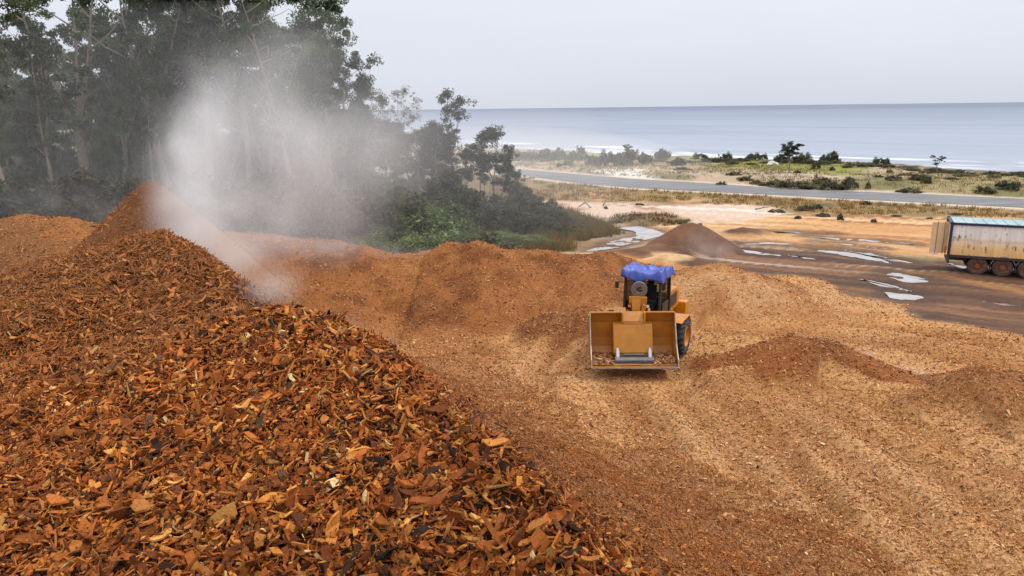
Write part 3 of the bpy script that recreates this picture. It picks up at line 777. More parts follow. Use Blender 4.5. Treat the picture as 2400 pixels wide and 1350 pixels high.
def make_tree(name, seed, h, r, bare, stems=1, spread=0.22, nl=9, clump=0.9, lp=150, leaf=0.26, col=(0.05, 0.065, 0.03), bark=None, lean=0.05, tw=3, flat=0.6, up=0.06, gap=0.0, wig=0.09):
    rs = np.random.default_rng(seed); w = Wood(); cl = []
    root = empty(name)
    trunk = wander((0, 0, -0.3), (rs.normal(0, lean), rs.normal(0, lean), 1), h * bare + 0.3, 6, 0.035, rs)
    w.tube(trunk, r, r * 0.72, 8)
    for sidx in range(stems):
        ang = 2 * math.pi * (sidx + rs.random() * 0.6) / stems
        tilt = 0.10 if stems == 1 else rs.uniform(0.18, 0.42)
        st = wander(trunk[-1], (math.cos(ang) * tilt, math.sin(ang) * tilt, 1), h * (1 - bare) * rs.uniform(0.85, 1.0), 8, 0.07, rs, up)
        w.tube(st, r * (0.7 if stems == 1 else 0.48), r * 0.08, 6)
        for q in range(nl):
            f = (q + rs.random()) / nl
            if rs.random() < gap: continue
            p0 = st[min(int(f * 8), 7)] + (st[min(int(f * 8) + 1, 8)] - st[min(int(f * 8), 7)]) * ((f * 8) % 1)
            a2 = rs.uniform(0, 2 * math.pi)
            ll = h * spread * (0.55 + 0.75 * math.sin(math.pi * (0.15 + 0.8 * f))) * rs.uniform(0.6, 1.2)
            lb = wander(p0, (math.cos(a2), math.sin(a2), rs.uniform(0.25, 0.9)), ll, 5, wig * 1.6, rs, up)
            rr = r * 0.26 * (1 - 0.6 * f); w.tube(lb, rr, rr * 0.3, 5)
            for k in range(tw):
                pp = lb[rs.integers(2, 6)] if k else lb[-1]
                tb = wander(pp, rs.normal(size=3) * np.array([1, 1, 0.5]) + (0, 0, 0.4), ll * 0.35, 3, 0.25, rs)
                w.tube(tb, rr * 0.35, rr * 0.12, 4)
                cl.append((tb[-1], clump * rs.uniform(0.55, 1.25)))
                if rs.random() < 0.6: cl.append((tb[1] + rs.normal(0, 0.2, 3), clump * rs.uniform(0.45, 0.9)))
        cl.append((st[-1], clump))
    mesh_np('trunk', np.array(w.v), np.array(w.f), bark or M_bark, root, smooth=True)
    V, F, cc = leaves_geo(cl, rs, lp, leaf, flat, col)
    mesh_np('crown', V, F, M_leaf, root, cc)
    root['h'] = float(h)
    return root
def make_shrub(name, seed, R, hgt, ncl, lp, leaf, col, clump=0.45, flat=0.8):
    rs = np.random.default_rng(seed); w = Wood(); cl = []
    root = empty(name)
    for k in range(max(5, ncl // 4)):
        a = rs.uniform(0, 2 * math.pi); d = rs.uniform(0.2, 1.0) ** 0.7
        b = wander((rs.normal(0, 0.1), rs.normal(0, 0.1), -0.2), (math.cos(a) * d * R, math.sin(a) * d * R, hgt * rs.uniform(0.5, 1.0)), math.hypot(d * R, hgt * 0.75), 4, 0.12, rs, 0.05)
        w.tube(b, 0.03 * hgt ** 0.5 + 0.01, 0.008, 4)
        cl.append((b[-1], clump * R * rs.uniform(0.5, 1.0)))
    for k in range(ncl):
        a = rs.uniform(0, 2 * math.pi); d = rs.random() ** 0.6
        zt = hgt * (1 - 0.75 * d * d) * rs.uniform(0.25, 1.0)
        cl.append((np.array([math.cos(a) * d * R, math.sin(a) * d * R, zt]), clump * R * rs.uniform(0.35, 0.9)))
    mesh_np('stem', np.array(w.v), np.array(w.f), M_bark, root, smooth=True)
    V, F, cc = leaves_geo(cl, rs, lp, leaf, flat, col)
    V[:, 2] = np.maximum(V[:, 2], -0.15)
    mesh_np('foliage', V, F, M_leaf, root, cc)
    root['h'] = float(hgt); root['R'] = float(R)
    return root

G_TALL = (0.076, 0.104, 0.052)
protos = {
 'tall': [make_tree('forest_tree', 100 + k, 20, (0.46 if k in (0, 2) else 0.34), b, stems=s, spread=sp, nl=n, clump=c, lp=l, leaf=0.27, col=cc) for k, (b, s, sp, n, c, l, cc) in enumerate([
     (0.40, 2, 0.16, 8, 0.85, 150, G_TALL), (0.34, 1, 0.20, 14, 0.9, 150, (0.060, 0.088, 0.040)), (0.42, 3, 0.15, 6, 0.75, 140, G_TALL),
     (0.30, 2, 0.19, 10, 0.95, 150, (0.072, 0.10, 0.044)), (0.40, 1, 0.21, 13, 0.95, 140, (0.042, 0.055, 0.032))])],
 'dense': [make_tree('forest_tree', 130 + k, 18, 0.26, 0.14, stems=2, spread=0.18, nl=13, clump=1.0, lp=165, leaf=0.29, col=cc) for k, cc in enumerate([(0.072, 0.102, 0.048), (0.060, 0.082, 0.044), (0.082, 0.115, 0.050)])],
 'open': [make_tree('open_tree', 150 + k, 11, 0.15, 0.42, stems=2, spread=0.17, nl=8, clump=0.62, lp=48, leaf=0.24, col=(0.05, 0.058, 0.036), gap=0.1) for k in range(3)],
 'bushy': [make_tree('bushy_tree', 160 + k, 9, 0.13, 0.40, stems=2, spread=0.17, nl=9, clump=0.70, lp=62, leaf=0.24, col=(0.042, 0.05, 0.032)) for k in range(3)],
 'bare': [make_tree('bare_tree', 170, 12, 0.12, 0.35, stems=3, spread=0.2, nl=9, clump=0.45, lp=26, leaf=0.16, col=(0.12, 0.12, 0.10), bark=M_palebark, tw=5)],
 'shrub': [make_shrub('shrub', 180 + k, 1.6, 2.4, 42, 105, 0.20, cc, 0.36) for k, cc in enumerate([(0.064, 0.068, 0.042), (0.070, 0.068, 0.046), (0.056, 0.062, 0.042), (0.085, 0.078, 0.050)])],
 'green': [make_shrub('bush', 190 + k, 2.2, 2.6, 46, 200, 0.17, cc) for k, cc in enumerate([(0.15, 0.20, 0.075), (0.155, 0.19, 0.075)])],
 'dune': [make_shrub('dune_shrub', 200 + k, 1.8, 1.6, 26, 110, 0.24, cc, 0.4) for k, cc in enumerate([(0.095, 0.105, 0.066), (0.115, 0.115, 0.068), (0.09, 0.095, 0.066), (0.15, 0.135, 0.07)])],
 'dunetree': [make_tree('dune_tree', 210 + k, 5.0, 0.14, b, stems=s, spread=0.20, nl=6, clump=0.42, lp=70, leaf=0.2, col=(0.045, 0.055, 0.035), flat=0.5, gap=g) for k, (b, s, g) in enumerate([(0.4, 3, 0.0), (0.3, 3, 0.25)])],
}
used_first = set()
def place(kind, idx, x, y, sx, sz, rz, label, cat, group=None, z=None):
    src = protos[kind][idx % len(protos[kind])]
    key = (kind, idx % len(protos[kind]))
    if key in used_first: o = copy_tree(src)
    else: o = src; used_first.add(key)
    zz = float(ground_z(np.array([x]), np.array([y]))[0]) if z is None else z
    o.location = (x, y, zz - 0.05); o.rotation_euler = (0, 0, rz); o.scale = (sx, sx, sz)
    if 'group' in o: del o['group']
    tag(o, label, cat, group); return o
def tree_px(kind, idx, px, y, top, label, group=None, wide=1.0, rz=None, cat='tree'):
    p = Py(px, 400, y); topz = Py(px, top, y)[2]
    h = protos[kind][idx % len(protos[kind])]['h']; s = topz / h
    return place(kind, idx, p[0], y, s * wide, s, random.uniform(0, 6.28) if rz is None else rz, label, cat, group)
WG = 'trees of the dark wood behind the steam'
WL = 'tall dark leafed tree standing in the thick of the wood behind the steam'
tree_px('tall', 2, 190, 57, -95, 'tall pale trunked tree forking into several stems behind the steaming peak', wide=1.0, rz=0.4)
tree_px('tall', 0, 8, 50, -150, 'tall tree with a straight reddish trunk at the outermost edge of the wood')
tree_px('open', 1, 128, 55, 60, 'thin leaning tree with a slender pale trunk in front of the wood', wide=0.7)
tree_px('open', 2, 350, 56, 120, 'very thin pale trunk standing upright beside the steaming peak', wide=0.5)
tree_px('tall', 1, 768, 67, -25, 'tall tree whose leafy crown ends the high part of the wood against the sky', wide=0.8)
tree_px('tall', 4, 805, 66, 108, 'middle height tree stepping down from the high wood above the steam', wide=0.85)
tree_px('dense', 0, 848, 70, 182, 'leafy round topped tree half veiled by drifting steam', wide=0.62)
tree_px('bare', 0, 942, 80, 205, 'pale ghostly bare branched tree rising out of the steam against the sea', wide=1.0)
tree_px('open', 0, 1076, 74, 212, 'tall slender tree with a sparse crown high above the horizon', wide=0.95, rz=1.0)
tree_px('bushy', 0, 1155, 68, 293, 'bushy tree at the seaward end of the wood, leaning over the road', wide=1.0, rz=2.2)
tree_px('open', 1, 1120, 72, 330, 'small thin stemmed tree between the sparse tall tree and the seaward tree', wide=1.0)
for k, (px, y, top, kd, wd) in enumerate([(-60, 60, -60, 'dense', 0.8), (60, 64, 30, 'dense', 0.75), (110, 70, 90, 'tall', 0.8), (-120, 66, 0, 'tall', 1), (240, 66, 120, 'dense', 0.7), (285, 62, 40, 'tall', 0.8), (330, 66, -30, 'dense', 0.7),
        (390, 60, -90, 'tall', 0.85), (430, 66, -70, 'dense', 0.8), (485, 61, -120, 'tall', 0.9), (530, 67, -100, 'dense', 0.8), (580, 62, -120, 'tall', 0.85), (630, 66, -110, 'dense', 0.75), (680, 62, -80, 'tall', 0.9),
        (715, 70, -30, 'dense', 0.75), (740, 64, 60, 'dense', 0.6), (780, 72, 150, 'dense', 0.7), (30, 80, 60, 'dense', 0.9), (160, 82, 110, 'dense', 0.9), (320, 82, 60, 'dense', 0.9), (480, 84, 30, 'dense', 1.0), (620, 84, 60, 'dense', 0.9),
        (-20, 96, 140, 'dense', 1), (90, 98, 170, 'dense', 1), (230, 98, 150, 'dense', 1), (400, 98, 120, 'dense', 1.1), (560, 98, 120, 'dense', 1.1), (700, 92, 140, 'dense', 0.9),
        (215, 74, 200, 'dense', 0.7), (10, 106, 230, 'dense', 1.3), (130, 108, 240, 'dense', 1.3), (260, 106, 235, 'dense', 1.3), (380, 108, 240, 'dense', 1.3), (500, 106, 235, 'dense', 1.3), (620, 108, 240, 'dense', 1.3), (730, 104, 250, 'dense', 1.2), (820, 100, 270, 'dense', 1.1), (440, 116, 245, 'dense', 1.5), (530, 118, 240, 'dense', 1.5), (590, 114, 245, 'dense', 1.5), (80, 58, 250, 'dense', 0.6), (270, 57, 270, 'dense', 0.55), (15, 58, 260, 'dense', 0.6)]):
    tree_px(kd, k, px, y, top, WL, WG, wide=wd)
BG = 'bushy trees at the low end of the wood'
BL = 'bushy dark tree in the low part of the wood between the steam and the road'
for k, (px, y, top, wd) in enumerate([(990, 69, 300, 0.7), (1020, 75, 322, 0.7), (1062, 72, 318, 0.7), (1098, 74, 352, 0.6), (1140, 74, 360, 0.7), (1172, 66, 345, 0.7), (1205, 67, 400, 0.6), (820, 76, 240, 1.0), (875, 72, 262, 1.0), (905, 76, 275, 1.1), (930, 70, 300, 0.9), (965, 76, 292, 1.0), (1005, 72, 282, 0.9), (1035, 70, 300, 0.85), (1050, 78, 330, 1.0), (1090, 70, 345, 0.9), 
        (900, 64, 340, 0.9), (850, 64, 300, 0.8), (1185, 66, 385, 0.7), (790, 64, 260, 0.8)]):
    tree_px('bushy', k, px, y, top, BL, BG, wide=wd)
# understorey
UG = 'dark shrubs under the trees of the wood'
UL = 'dark shrub crowding the foot of the wood'
rs_ = np.random.default_rng(5)
def shrub_px(kind, idx, px, y, top, label, cat, group=None, wide=1.0):
    p = Py(px, 400, y); h = protos[kind][idx % len(protos[kind])]['h']; tz = Py(px, top, y)[2]
    g = float(ground_z(np.array([p[0]]), np.array([y]))[0]); s = max(0.15, (tz - g) / h)
    return place(kind, idx, p[0], y, s * wide, s, random.uniform(0, 6.28), label, cat, group)
k = 0
for px in range(-60, 900, 34):
    y = rs_.uniform(47, 53); shrub_px('shrub', k, px + rs_.uniform(-10, 10), y, rs_.uniform(405, 462), UL, 'shrub', UG, 1.0); k += 1
for px in range(-60, 1100, 50):
    y = rs_.uniform(56, 64); shrub_px('shrub', k, px + rs_.uniform(-10, 10), y, rs_.uniform(400, 455), UL, 'shrub', UG, 0.8); k += 1
for px in range(-60, 900, 30):
    y = rs_.uniform(72, 88); shrub_px('shrub', k, px + rs_.uniform(-10, 10), y, rs_.uniform(325, 395), UL, 'shrub', UG, 0.55); k += 1
for px in range(900, 1110, 42):
    y = rs_.uniform(78, 90); shrub_px('shrub', k, px + rs_.uniform(-10, 10), y, rs_.uniform(385, 420), UL, 'shrub', UG, 0.7); k += 1
SG = 'dark shrubs on the slope below the seaward trees'
SL = 'low dark shrub on the slope between the seaward trees and the stream'
for px, y, top, wd in [(1020, 62, 462, 1.2), (1050, 60, 468, 1.2), (1085, 61, 464, 1.2), (1115, 62, 462, 1.2), (1140, 60, 470, 1.2), (1165, 63, 458, 1.1), (1190, 61, 464, 1.1), (1215, 63, 446, 0.9), (1235, 62, 464, 1.1), (1262, 62, 468, 1.1), (1285, 62, 470, 1),
        (1300, 60, 484, 1.2), (1205, 58, 478, 1.1), (1160, 57, 486, 1.1), (1245, 57, 494, 1.2), (1100, 57, 484, 1.1), (1280, 57, 505, 1.3), (1325, 59, 504, 1.4), (1350, 58, 515, 1.6), (1385, 58, 526, 2.0), (1420, 57, 536, 2.2), (1320, 55, 524, 1.6), (1225, 66, 425, 0.7), (1255, 67, 452, 0.6), (1290, 66, 462, 0.5),
        (990, 60, 458, 1.2), (960, 62, 452, 1.2)]:
    shrub_px('shrub', k, px, y, top, SL, 'shrub', SG, wd); k += 1
shrub_px('green', 0, 930, 50.5, 468, 'big bright green leafy bush behind the chip bank at the foot of the wood', 'bush', None, 1.4)
shrub_px('green', 1, 868, 50, 508, 'green leafy bush half lost in steam beside the big green bush', 'bush', None, 1.3)
shrub_px('green', 0, 800, 49, 520, 'green leafy bush deep in the steam at the foot of the wood', 'bush', None, 1.4)
shrub_px('green', 1, 1025, 54, 520, 'light green bush between the rounded bush and the dark shrubs', 'bush', None, 1.5)
shrub_px('green', 0, 985, 51, 512, 'rounded green bush on the seaward side of the big green bush', 'bush', None, 1.4)
shrub_px('green', 1, 1072, 56, 490, 'small dark green bush standing alone in front of the dark shrubs', 'bush', None, 1.1)
for px, y, top, wd in [(905, 47, 538, 1.4), (950, 47, 545, 1.5), (1010, 50, 540, 1.6), (1060, 51, 535, 1.6), (1110, 51, 540, 1.8), (1160, 51, 545, 2.0), (1205, 51, 548, 2.2), (1140, 48, 562, 2.4), (1080, 47.5, 558, 2.2), (1250, 51, 553, 2.2), (1020, 47, 560, 2.0)]:
    shrub_px('green' if (px // 5) % 3 else 'dune', 3 if (px // 5) % 3 == 0 else px, px, y, top, 'low yellowish green bush in the strip behind the chip bank', 'bush', 'low bushes behind the chip bank', wd)
# dunes
DG = 'shrubs scattered over the dunes'
DL = {0: 'dark green dune shrub between the road and the sea', 1: 'low olive shrub lying on the sandy dunes beyond the road', 2: 'grey green shrub in the misty row along the dune edge', 4: 'low scrub on the crest of the dunes against the surf', 3: 'small dry shrub in the grass strip on the near side of the road'}
def dune_px(px, base, wpx, hpx, kind=0, idx=0):
    p = Pz(px, base, 0.2); y = p[1]; R = wpx * y / FPX * 0.5
    src = protos['dune'][idx % 4]; sx = R / (src['R'] * 1.15); sz = (hpx * y / FPX) / (src['h'] * 1.1)
    place('dune', idx, p[0], y, sx, sz, random.uniform(0, 6.28), DL[kind], 'shrub', DG)
for q in [(1195, 370, 40, 24), (1215, 373, 50, 26), (1245, 372, 45, 22), (1280, 375, 60, 28), (1310, 370, 40, 26), (1345, 374, 50, 24), (1363, 368, 26, 30), (1390, 383, 40, 26), (1425, 387, 50, 38), (1465, 384, 62, 38), (1510, 381, 44, 26), (1552, 370, 46, 24), (1170, 372, 40, 24), (1330, 386, 30, 14), (1480, 372, 40, 26)]:
    dune_px(*q, kind=2, idx=q[0] % 3)
for q in [(1310, 389, 16, 12), (1590, 388, 42, 20), (1640, 370, 40, 14), (1705, 378, 26, 22), (1765, 374, 40, 18), (1790, 372, 20, 14), (1826, 384, 34, 20), (1880, 387, 54, 26), (1912, 398, 22, 20), (1930, 388, 26, 20), (1952, 386, 34, 26), (2060, 390, 36, 18), (2078, 390, 18, 16), (1950, 400, 16, 10), (1990, 440, 48, 30), (1868, 406, 20, 8), (2170, 436, 30, 22), (2150, 428, 46, 18), (2350, 446, 44, 20), (2085, 404, 18, 10), (2375, 448, 30, 24)]:
    dune_px(*q, kind=0, idx=(q[0] // 7) % 3)
for q in [(1870, 437, 110, 20), (1925, 432, 50, 24), (1820, 432, 80, 18), (1775, 428, 40, 12), (2035, 440, 14, 22), (2095, 428, 40, 16), (2130, 447, 60, 14), (2310, 450, 50, 20), (1720, 412, 40, 10), (1950, 440, 70, 24), (2230, 425, 40, 8), (2190, 402, 30, 6), (2120, 412, 30, 8), (1600, 398, 40, 8), (2260, 412, 60, 8), (1690, 430, 30, 10), (1745, 422, 46, 12), (2330, 415, 40, 8), (2060, 418, 26, 8)]:
    dune_px(*q, kind=1, idx=3 if q[0] % 2 else 1)
for q in [(1890, 487, 44, 14), (1918, 484, 28, 12), (2030, 476, 34, 10), (1970, 510, 18, 16), (2048, 515, 16, 10), (1930, 502, 40, 10), (1870, 508, 20, 8), (1820, 490, 46, 8), (2100, 502, 30, 6), (2240, 498, 30, 6), (1490, 500, 40, 6), (1600, 520, 30, 8), (1640, 522, 16, 8), (1420, 486, 12, 8), (1500, 476, 26, 5), (2180, 508, 16, 6), (1440, 515, 40, 8)]:
    dune_px(*q, kind=3, idx=q[0] % 4)
for i_ in range(46):
    px_ = 1195 + i_ * 27 + rs_.uniform(-9, 9); by_ = float(np.interp(px_, [1190, 1400, 1600, 1900, 2150, 2420], [366, 374, 376, 388, 398, 411])) + rs_.uniform(-2, 5)
    dune_px(px_, by_, rs_.uniform(26, 64), rs_.uniform(5, 12), kind=4, idx=i_ % 3)
def dtree(idx, px, base, hpx, wide, label):
    p = Pz(px, base, 0.2); y = p[1]; s = hpx * y / FPX / 5.0
    place('dunetree', idx, p[0], y, s * wide, s, 0.7 + px, label, 'tree')
dtree(0, 1849, 406, 68, 1.15, 'lone umbrella crowned tree standing tall on the dunes above the road')
dtree(1, 2198, 402, 40, 1.1, 'small wind thinned tree alone on the seaward dune edge')
dtree(1, 1690, 386, 26, 0.9, 'tiny thin trunked tree on the green part of the dunes')
dtree(0, 1470, 372, 34, 1.0, 'little tree poking up from the misty shrub row before the surf')

# grass and ground cover
def grass(name, region, n, hgt, cols, seed, yr, xr, extra=None):
    rs = np.random.default_rng(seed)
    X = rs.uniform(*xr, n); Y = rs.uniform(*yr, n)
    ok = (poly_sd(X, Y, region) + 2 * fbm(X * 0.3, Y * 0.3, seed, 3) > 0) & (poly_sd(X, Y, ROAD) < -0.5) & (fbm(X * 0.35, Y * 0.35, seed + 1, 3) > -0.1)
    if extra is not None: ok &= extra(X, Y)
    X, Y = X[ok], Y[ok]; z = ground_z(X, Y); n = len(X); nb = 6
    k = np.repeat(np.arange(n), nb); m = len(k)
    P = np.stack([X, Y, z - 0.03], -1)[k] + rs.normal(0, 0.16, (m, 3)) * (1, 1, 0)
    hh = hgt * rs.uniform(0.4, 1.3, n)[k] * rs.uniform(0.6, 1.1, m)
    a = rs.uniform(0, 6.28, m); wv = np.stack([np.cos(a), np.sin(a), 0 * a], -1) * 0.035
    tip = P + np.stack([rs.normal(0, 0.3, m) * hh, rs.normal(0, 0.3, m) * hh, hh], -1)
    V = np.stack([P - wv, P + wv, tip], 1).reshape(-1, 3)
    cols = np.array(cols); cc = cols[rs.integers(0, len(cols), n)][k] * rs.uniform(0.7, 1.3, (m, 1))
    tag(mesh_np(name, V, np.arange(3 * m).reshape(m, 3), M_leaf, col=np.repeat(cc, 3, 0)), kind='stuff')
grass('dry_grass', Zn['grass'] , 26000, 0.36, [A(168, 136, 84), A(150, 124, 72), A(138, 114, 66), A(184, 148, 96)], 51, (60, 135), (-5, 75))
grass('dune_grass', W([(1200, 392), (1500, 416), (1800, 434), (2400, 462), (2900, 490), (2900, 420), (2400, 410), (2000, 388), (1600, 374), (1250, 352)]), 24000, 0.38, [A(166, 144, 98), A(146, 136, 78), A(138, 126, 78), A(178, 152, 108)], 52, (70, 175), (0, 100), lambda X, Y: shore_sd(X, Y) < -3)
grass('undergrowth', Zn['forest'], 30000, 0.75, [A(124, 120, 62), A(146, 120, 66), A(110, 104, 56), A(160, 120, 70)], 53, (44, 72), (-40, 16))
grass('island_grass', Zn['island'], 3000, 0.35, [A(128, 104, 66), A(112, 92, 58)], 54, (50, 75), (5, 25))

# driftwood
M_drift = mat_bark('driftwood_material', (0.30, 0.26, 0.22))
def drift(px, py, L, a, label, dark=False):
    p = Pz(px, py, 0.1); rs = np.random.default_rng(px); w = Wood()
    path = wander((0, 0, 0.08), (math.cos(a), math.sin(a), 0.25), L, 6, 0.18, rs); w.tube(path, 0.08, 0.03, 7)
    w.tube(wander(path[3], (math.cos(a + 1), math.sin(a + 1), 0.5), L * 0.4, 4, 0.2, rs), 0.06, 0.02, 5)
    o = mesh_np('driftwood', np.array(w.v), np.array(w.f), M_bark if dark else M_drift, smooth=True); o.location = p; tag(o, label, 'driftwood')
drift(1357, 486, 1.3, 0.2, 'bleached branch lying on pale sand near the end of the dark shrubs')
drift(1384, 488, 1.3, 2.6, 'brown curved branch on pale sand beside the bleached one')
drift(1414, 482, 1.2, 1.2, 'short dark stump of driftwood on the pale sand by the grass strip', True)
drift(1770, 492, 1.4, 0.1, 'thin dark branch lying on the pale sand beyond the earth cone', True)
bm_ = MB(); bmesh.ops.create_icosphere(bm_.bm, subdivisions=3, radius=0.7)
for v in bm_.bm.verts: v.co = Vector((v.co.x * 1.3, v.co.y, v.co.z * 0.8)) * (1 + 0.25 * math.sin(v.co.x * 5 + v.co.y * 3) * math.cos(v.co.z * 4))
ro = bm_.build('rock', mat_paint('white_rock_material', (0.62, 0.60, 0.57), 0.8)); pr = Pz(1811, 386, 0.3); ro.location = pr; tag(ro, 'small white rock on the green dune beside the umbrella tree', 'rock')

# ------------------------------------------------------------------ wheel loader
M_yel = mat_paint('loader_yellow', A(226, 144, 22, 1.4), 0.45, 0.0, 0.18, 3.0, (0.16, 0.085, 0.035), 0.55)
M_buck = mat_paint('bucket_orange', (0.42, 0.155, 0.010), 0.5, 0.0, 0.2, 2.2, (0.14, 0.060, 0.02), 0.4)
M_push = mat_paint('pusher_orange', (0.46, 0.185, 0.012), 0.45, 0.0, 0.15, 2.0, (0.16, 0.07, 0.02), 0.3)
M_steel = mat_paint('worn_steel', (0.42, 0.40, 0.39), 0.35, 0.7, 0.3, 8.0, (0.2, 0.12, 0.07), 0.4)
M_greysteel = mat_paint('grey_steel', (0.17, 0.165, 0.165), 0.5, 0.3, 0.3, 5.0, (0.16, 0.09, 0.05), 0.5)
M_chrome = mat_paint('cylinder_sleeve', (0.62, 0.63, 0.66), 0.25, 0.5, 0.1, 6.0)
M_black = mat_paint('black_paint', (0.022, 0.022, 0.024), 0.45, 0.0, 0.3, 4.0, (0.10, 0.06, 0.035), 0.25)
M_rubber = mat_paint('tyre_rubber', (0.03, 0.03, 0.032), 0.8, 0.0, 0.3, 6.0, (0.14, 0.085, 0.05), 0.45)
M_seat = mat_paint('seat_cloth', (0.05, 0.05, 0.055), 0.9)
M_tarp = mat_paint('blue_tarpaulin', A(72, 96, 190, 1.4), 0.42, 0.0, 0.2, 3.0)
M_amber = mat_paint('amber_lens', (0.75, 0.22, 0.04), 0.25)
M_lens = mat_paint('clear_lens', (0.75, 0.73, 0.7), 0.2)
def mat_glass():
    m, t, b = nt('cab_glass'); b.inputs['Base Color'].default_value = (0.02, 0.023, 0.025, 1); b.inputs['Roughness'].default_value = 0.06
    tr = N(t, 'ShaderNodeBsdfTransparent'); tr.inputs['Color'].default_value = (0.75, 0.78, 0.78, 1)
    mx = N(t, 'ShaderNodeMixShader'); mx.inputs[0].default_value = 0.12
    t.links.new(tr.outputs[0], mx.inputs[1]); t.links.new(b.outputs[0], mx.inputs[2]); t.links.new(mx.outputs[0], t.nodes['Material Output'].inputs['Surface'])
    return m
M_glass = mat_glass()

LX, LY = 4.36, 24.66                       # bucket lip centre
gz = float(np.median(total_z(np.array([4.4, 5.2, 6.0]), np.array([26.0, 27.5, 28.5]))))
loader = empty('wheel_loader', (LX, LY, gz))
tag(loader, 'yellow wheel loader with a wide orange bucket and a tarpaulin covered cab roof', 'wheel loader')
def Rz(a): return Matrix.Rotation(a, 4, 'Z')
MBk = Matrix.Translation((0, 0, 0.11)) @ Rz(math.radians(-1.5)) @ Matrix.Diagonal((1, 1, 0.96, 1))
MF = Matrix.Translation((0.12, 1.0, 0)) @ Rz(math.radians(-9))          # front frame, +y runs backwards
PIV = MF @ Vector((0.20, 1.72, 0))
MR = Matrix.Translation(PIV) @ Rz(math.radians(-27))                    # rear frame, swung at the pivot

# bucket
prof_o = [(0.0, 0.24), (0.95, 0.27), (1.22, 0.36), (1.38, 0.62), (1.42, 1.0), (1.36, 1.62), (1.30, 1.64), (1.36, 1.0), (1.32, 0.66), (1.18, 0.43), (0.93, 0.33), (0.0, 0.29)]
bk = MB(MBk); bk.prism(prof_o, -1.53, 1.53); bucket = bk.build('bucket', M_buck, loader)
for x0, x1 in ((-1.53, -0.36), (0.44, 1.53)):
    q = MB(MBk); q.prism([(1.36, 1.60), (1.24, 2.0), (1.10, 2.03), (1.10, 2.07), (1.30, 2.05), (1.42, 1.60)], x0, x1); q.build('spill_guard', M_buck, loader)
for sx in (-1, 1):
    q = MB(MBk); x0 = sx * 1.53; q.prism([(0.0, 0.24), (0.95, 0.27), (1.22, 0.36), (1.38, 0.62), (1.42, 1.0), (1.36, 1.62), (1.24, 2.05), (1.06, 2.05), (0.92, 1.7), (0.55, 0.95), (0.10, 0.5)], min(x0, x0 + sx * 0.035), max(x0, x0 + sx * 0.035))
    sp = q.build('side_plate', M_buck, loader)
    e = MB(MBk)
    pts = [(0.0, 0.24), (0.10, 0.5), (0.55, 0.95), (0.92, 1.7), (1.06, 2.06)]
    for a, b in zip(pts[:-1], pts[1:]): e.cyl((x0 + sx * 0.018, a[0] - 0.01, a[1]), (x0 + sx * 0.018, b[0] - 0.01, b[1]), 0.024, 8)
    e.build('worn_edge', M_steel, sp)
q = MB(MBk); q.box((0, -0.035, 0.262), (3.10, 0.16, 0.035)); q.build('cutting_edge', M_steel, loader)
q = MB(MBk); q.prism([(1.30, 1.66), (0.98, 1.62), (0.86, 1.32), (0.62, 0.62), (0.66, 0.52), (1.25, 0.44)], -0.70, 0.72); ph = q.build('pusher_box', M_push, loader, 0.02)
q = MB(MBk); q.prism([(1.42, 2.02), (1.02, 1.75), (0.93, 1.46), (0.99, 1.42), (1.32, 1.5)], -0.34, 0.42); q.build('linkage_bracket', M_buck, loader, 0.015)
q = MB(MBk); q.box((-0.37, 1.16, 1.86), (0.05, 0.34, 0.42)); q.box((0.45, 1.16, 1.86), (0.05, 0.34, 0.42)); q.build('bracket_cheek', M_yel, loader, 0.01)
q = MB(MBk); q.box((0.02, 0.62, 0.50), (1.2, 0.10, 0.10)); q.cyl((-0.35, 0.57, 0.56), (0.4, 0.57, 0.56), 0.035, 10); q.build('crossbar', M_greysteel, loader, 0.01)
q = MB(MBk); q.box((0.02, 0.36, 0.40), (1.40, 0.22, 0.17), (0.25, 0, 0)); q.build('clamp_bar', M_greysteel, loader, 0.015)
for x in (-0.57, 0.60):
    q = MB(MBk); q.cyl((x, 0.46, 0.40), (x, 0.60, 0.72), 0.075, 14); q.cyl((x, 0.60, 0.72), (x, 0.64, 0.80), 0.045, 12); q.build('clamp_cylinder', M_chrome, loader)

# front frame, lift arms, tilt linkage
q = MB(MF); q.box((0.06, 0.95, 0.92), (0.95, 1.1, 0.75)); q.prism([(0.5, 1.25), (1.5, 1.25), (1.45, 1.75), (0.95, 1.85)], -0.30, 0.42); q.build('front_frame', M_yel, loader, 0.03)
for x in (-0.40, 0.52):
    q = MB(MF); q.prism([(0.28, 0.55), (0.45, 0.50), (0.95, 1.20), (1.45, 1.72), (1.40, 1.92), (1.15, 1.86), (0.55, 1.30), (0.25, 0.80)], x - 0.06, x + 0.06); q.build('lift_arm', M_yel, loader, 0.012)
q = MB(MF)
q.prism([(0.62, 1.30), (0.80, 1.26), (0.92, 2.05), (0.98, 2.48), (0.82, 2.52), (0.70, 2.05)], -0.12, 0.20)
q.box((0.10, 0.86, 2.36), (0.66, 0.12, 0.26)); q.box((0.10, 0.84, 2.18), (0.46, 0.10, 0.20)); q.box((0.30, 0.72, 1.98), (0.16, 0.14, 0.5), (0, 0.2, 0))
q.build('bell_crank', M_yel, loader, 0.02)
q = MB(MF); q.lathe([(-0.07, 0.12), (0.07, 0.12), (0.07, 0.30), (-0.07, 0.30)], seg=24)
for v in q.bm.verts: v.co = Vector((v.co.y, v.co.x, v.co.z)) + Vector((0.14, 0.98, 2.74))
q.box((0.14, 1.0, 2.50), (0.44, 0.10, 0.22)); q.build('pivot_eye', M_greysteel, loader, 0.01)
q = MB(MF); q.cyl((0.22, 0.75, 1.95), (0.34, 1.0, 1.25), 0.075, 14); q.cyl((0.0, 0.85, 2.30), (-0.02, 1.35, 1.75), 0.05, 12); q.build('tilt_cylinder', M_yel, loader)
q = MB(MF)
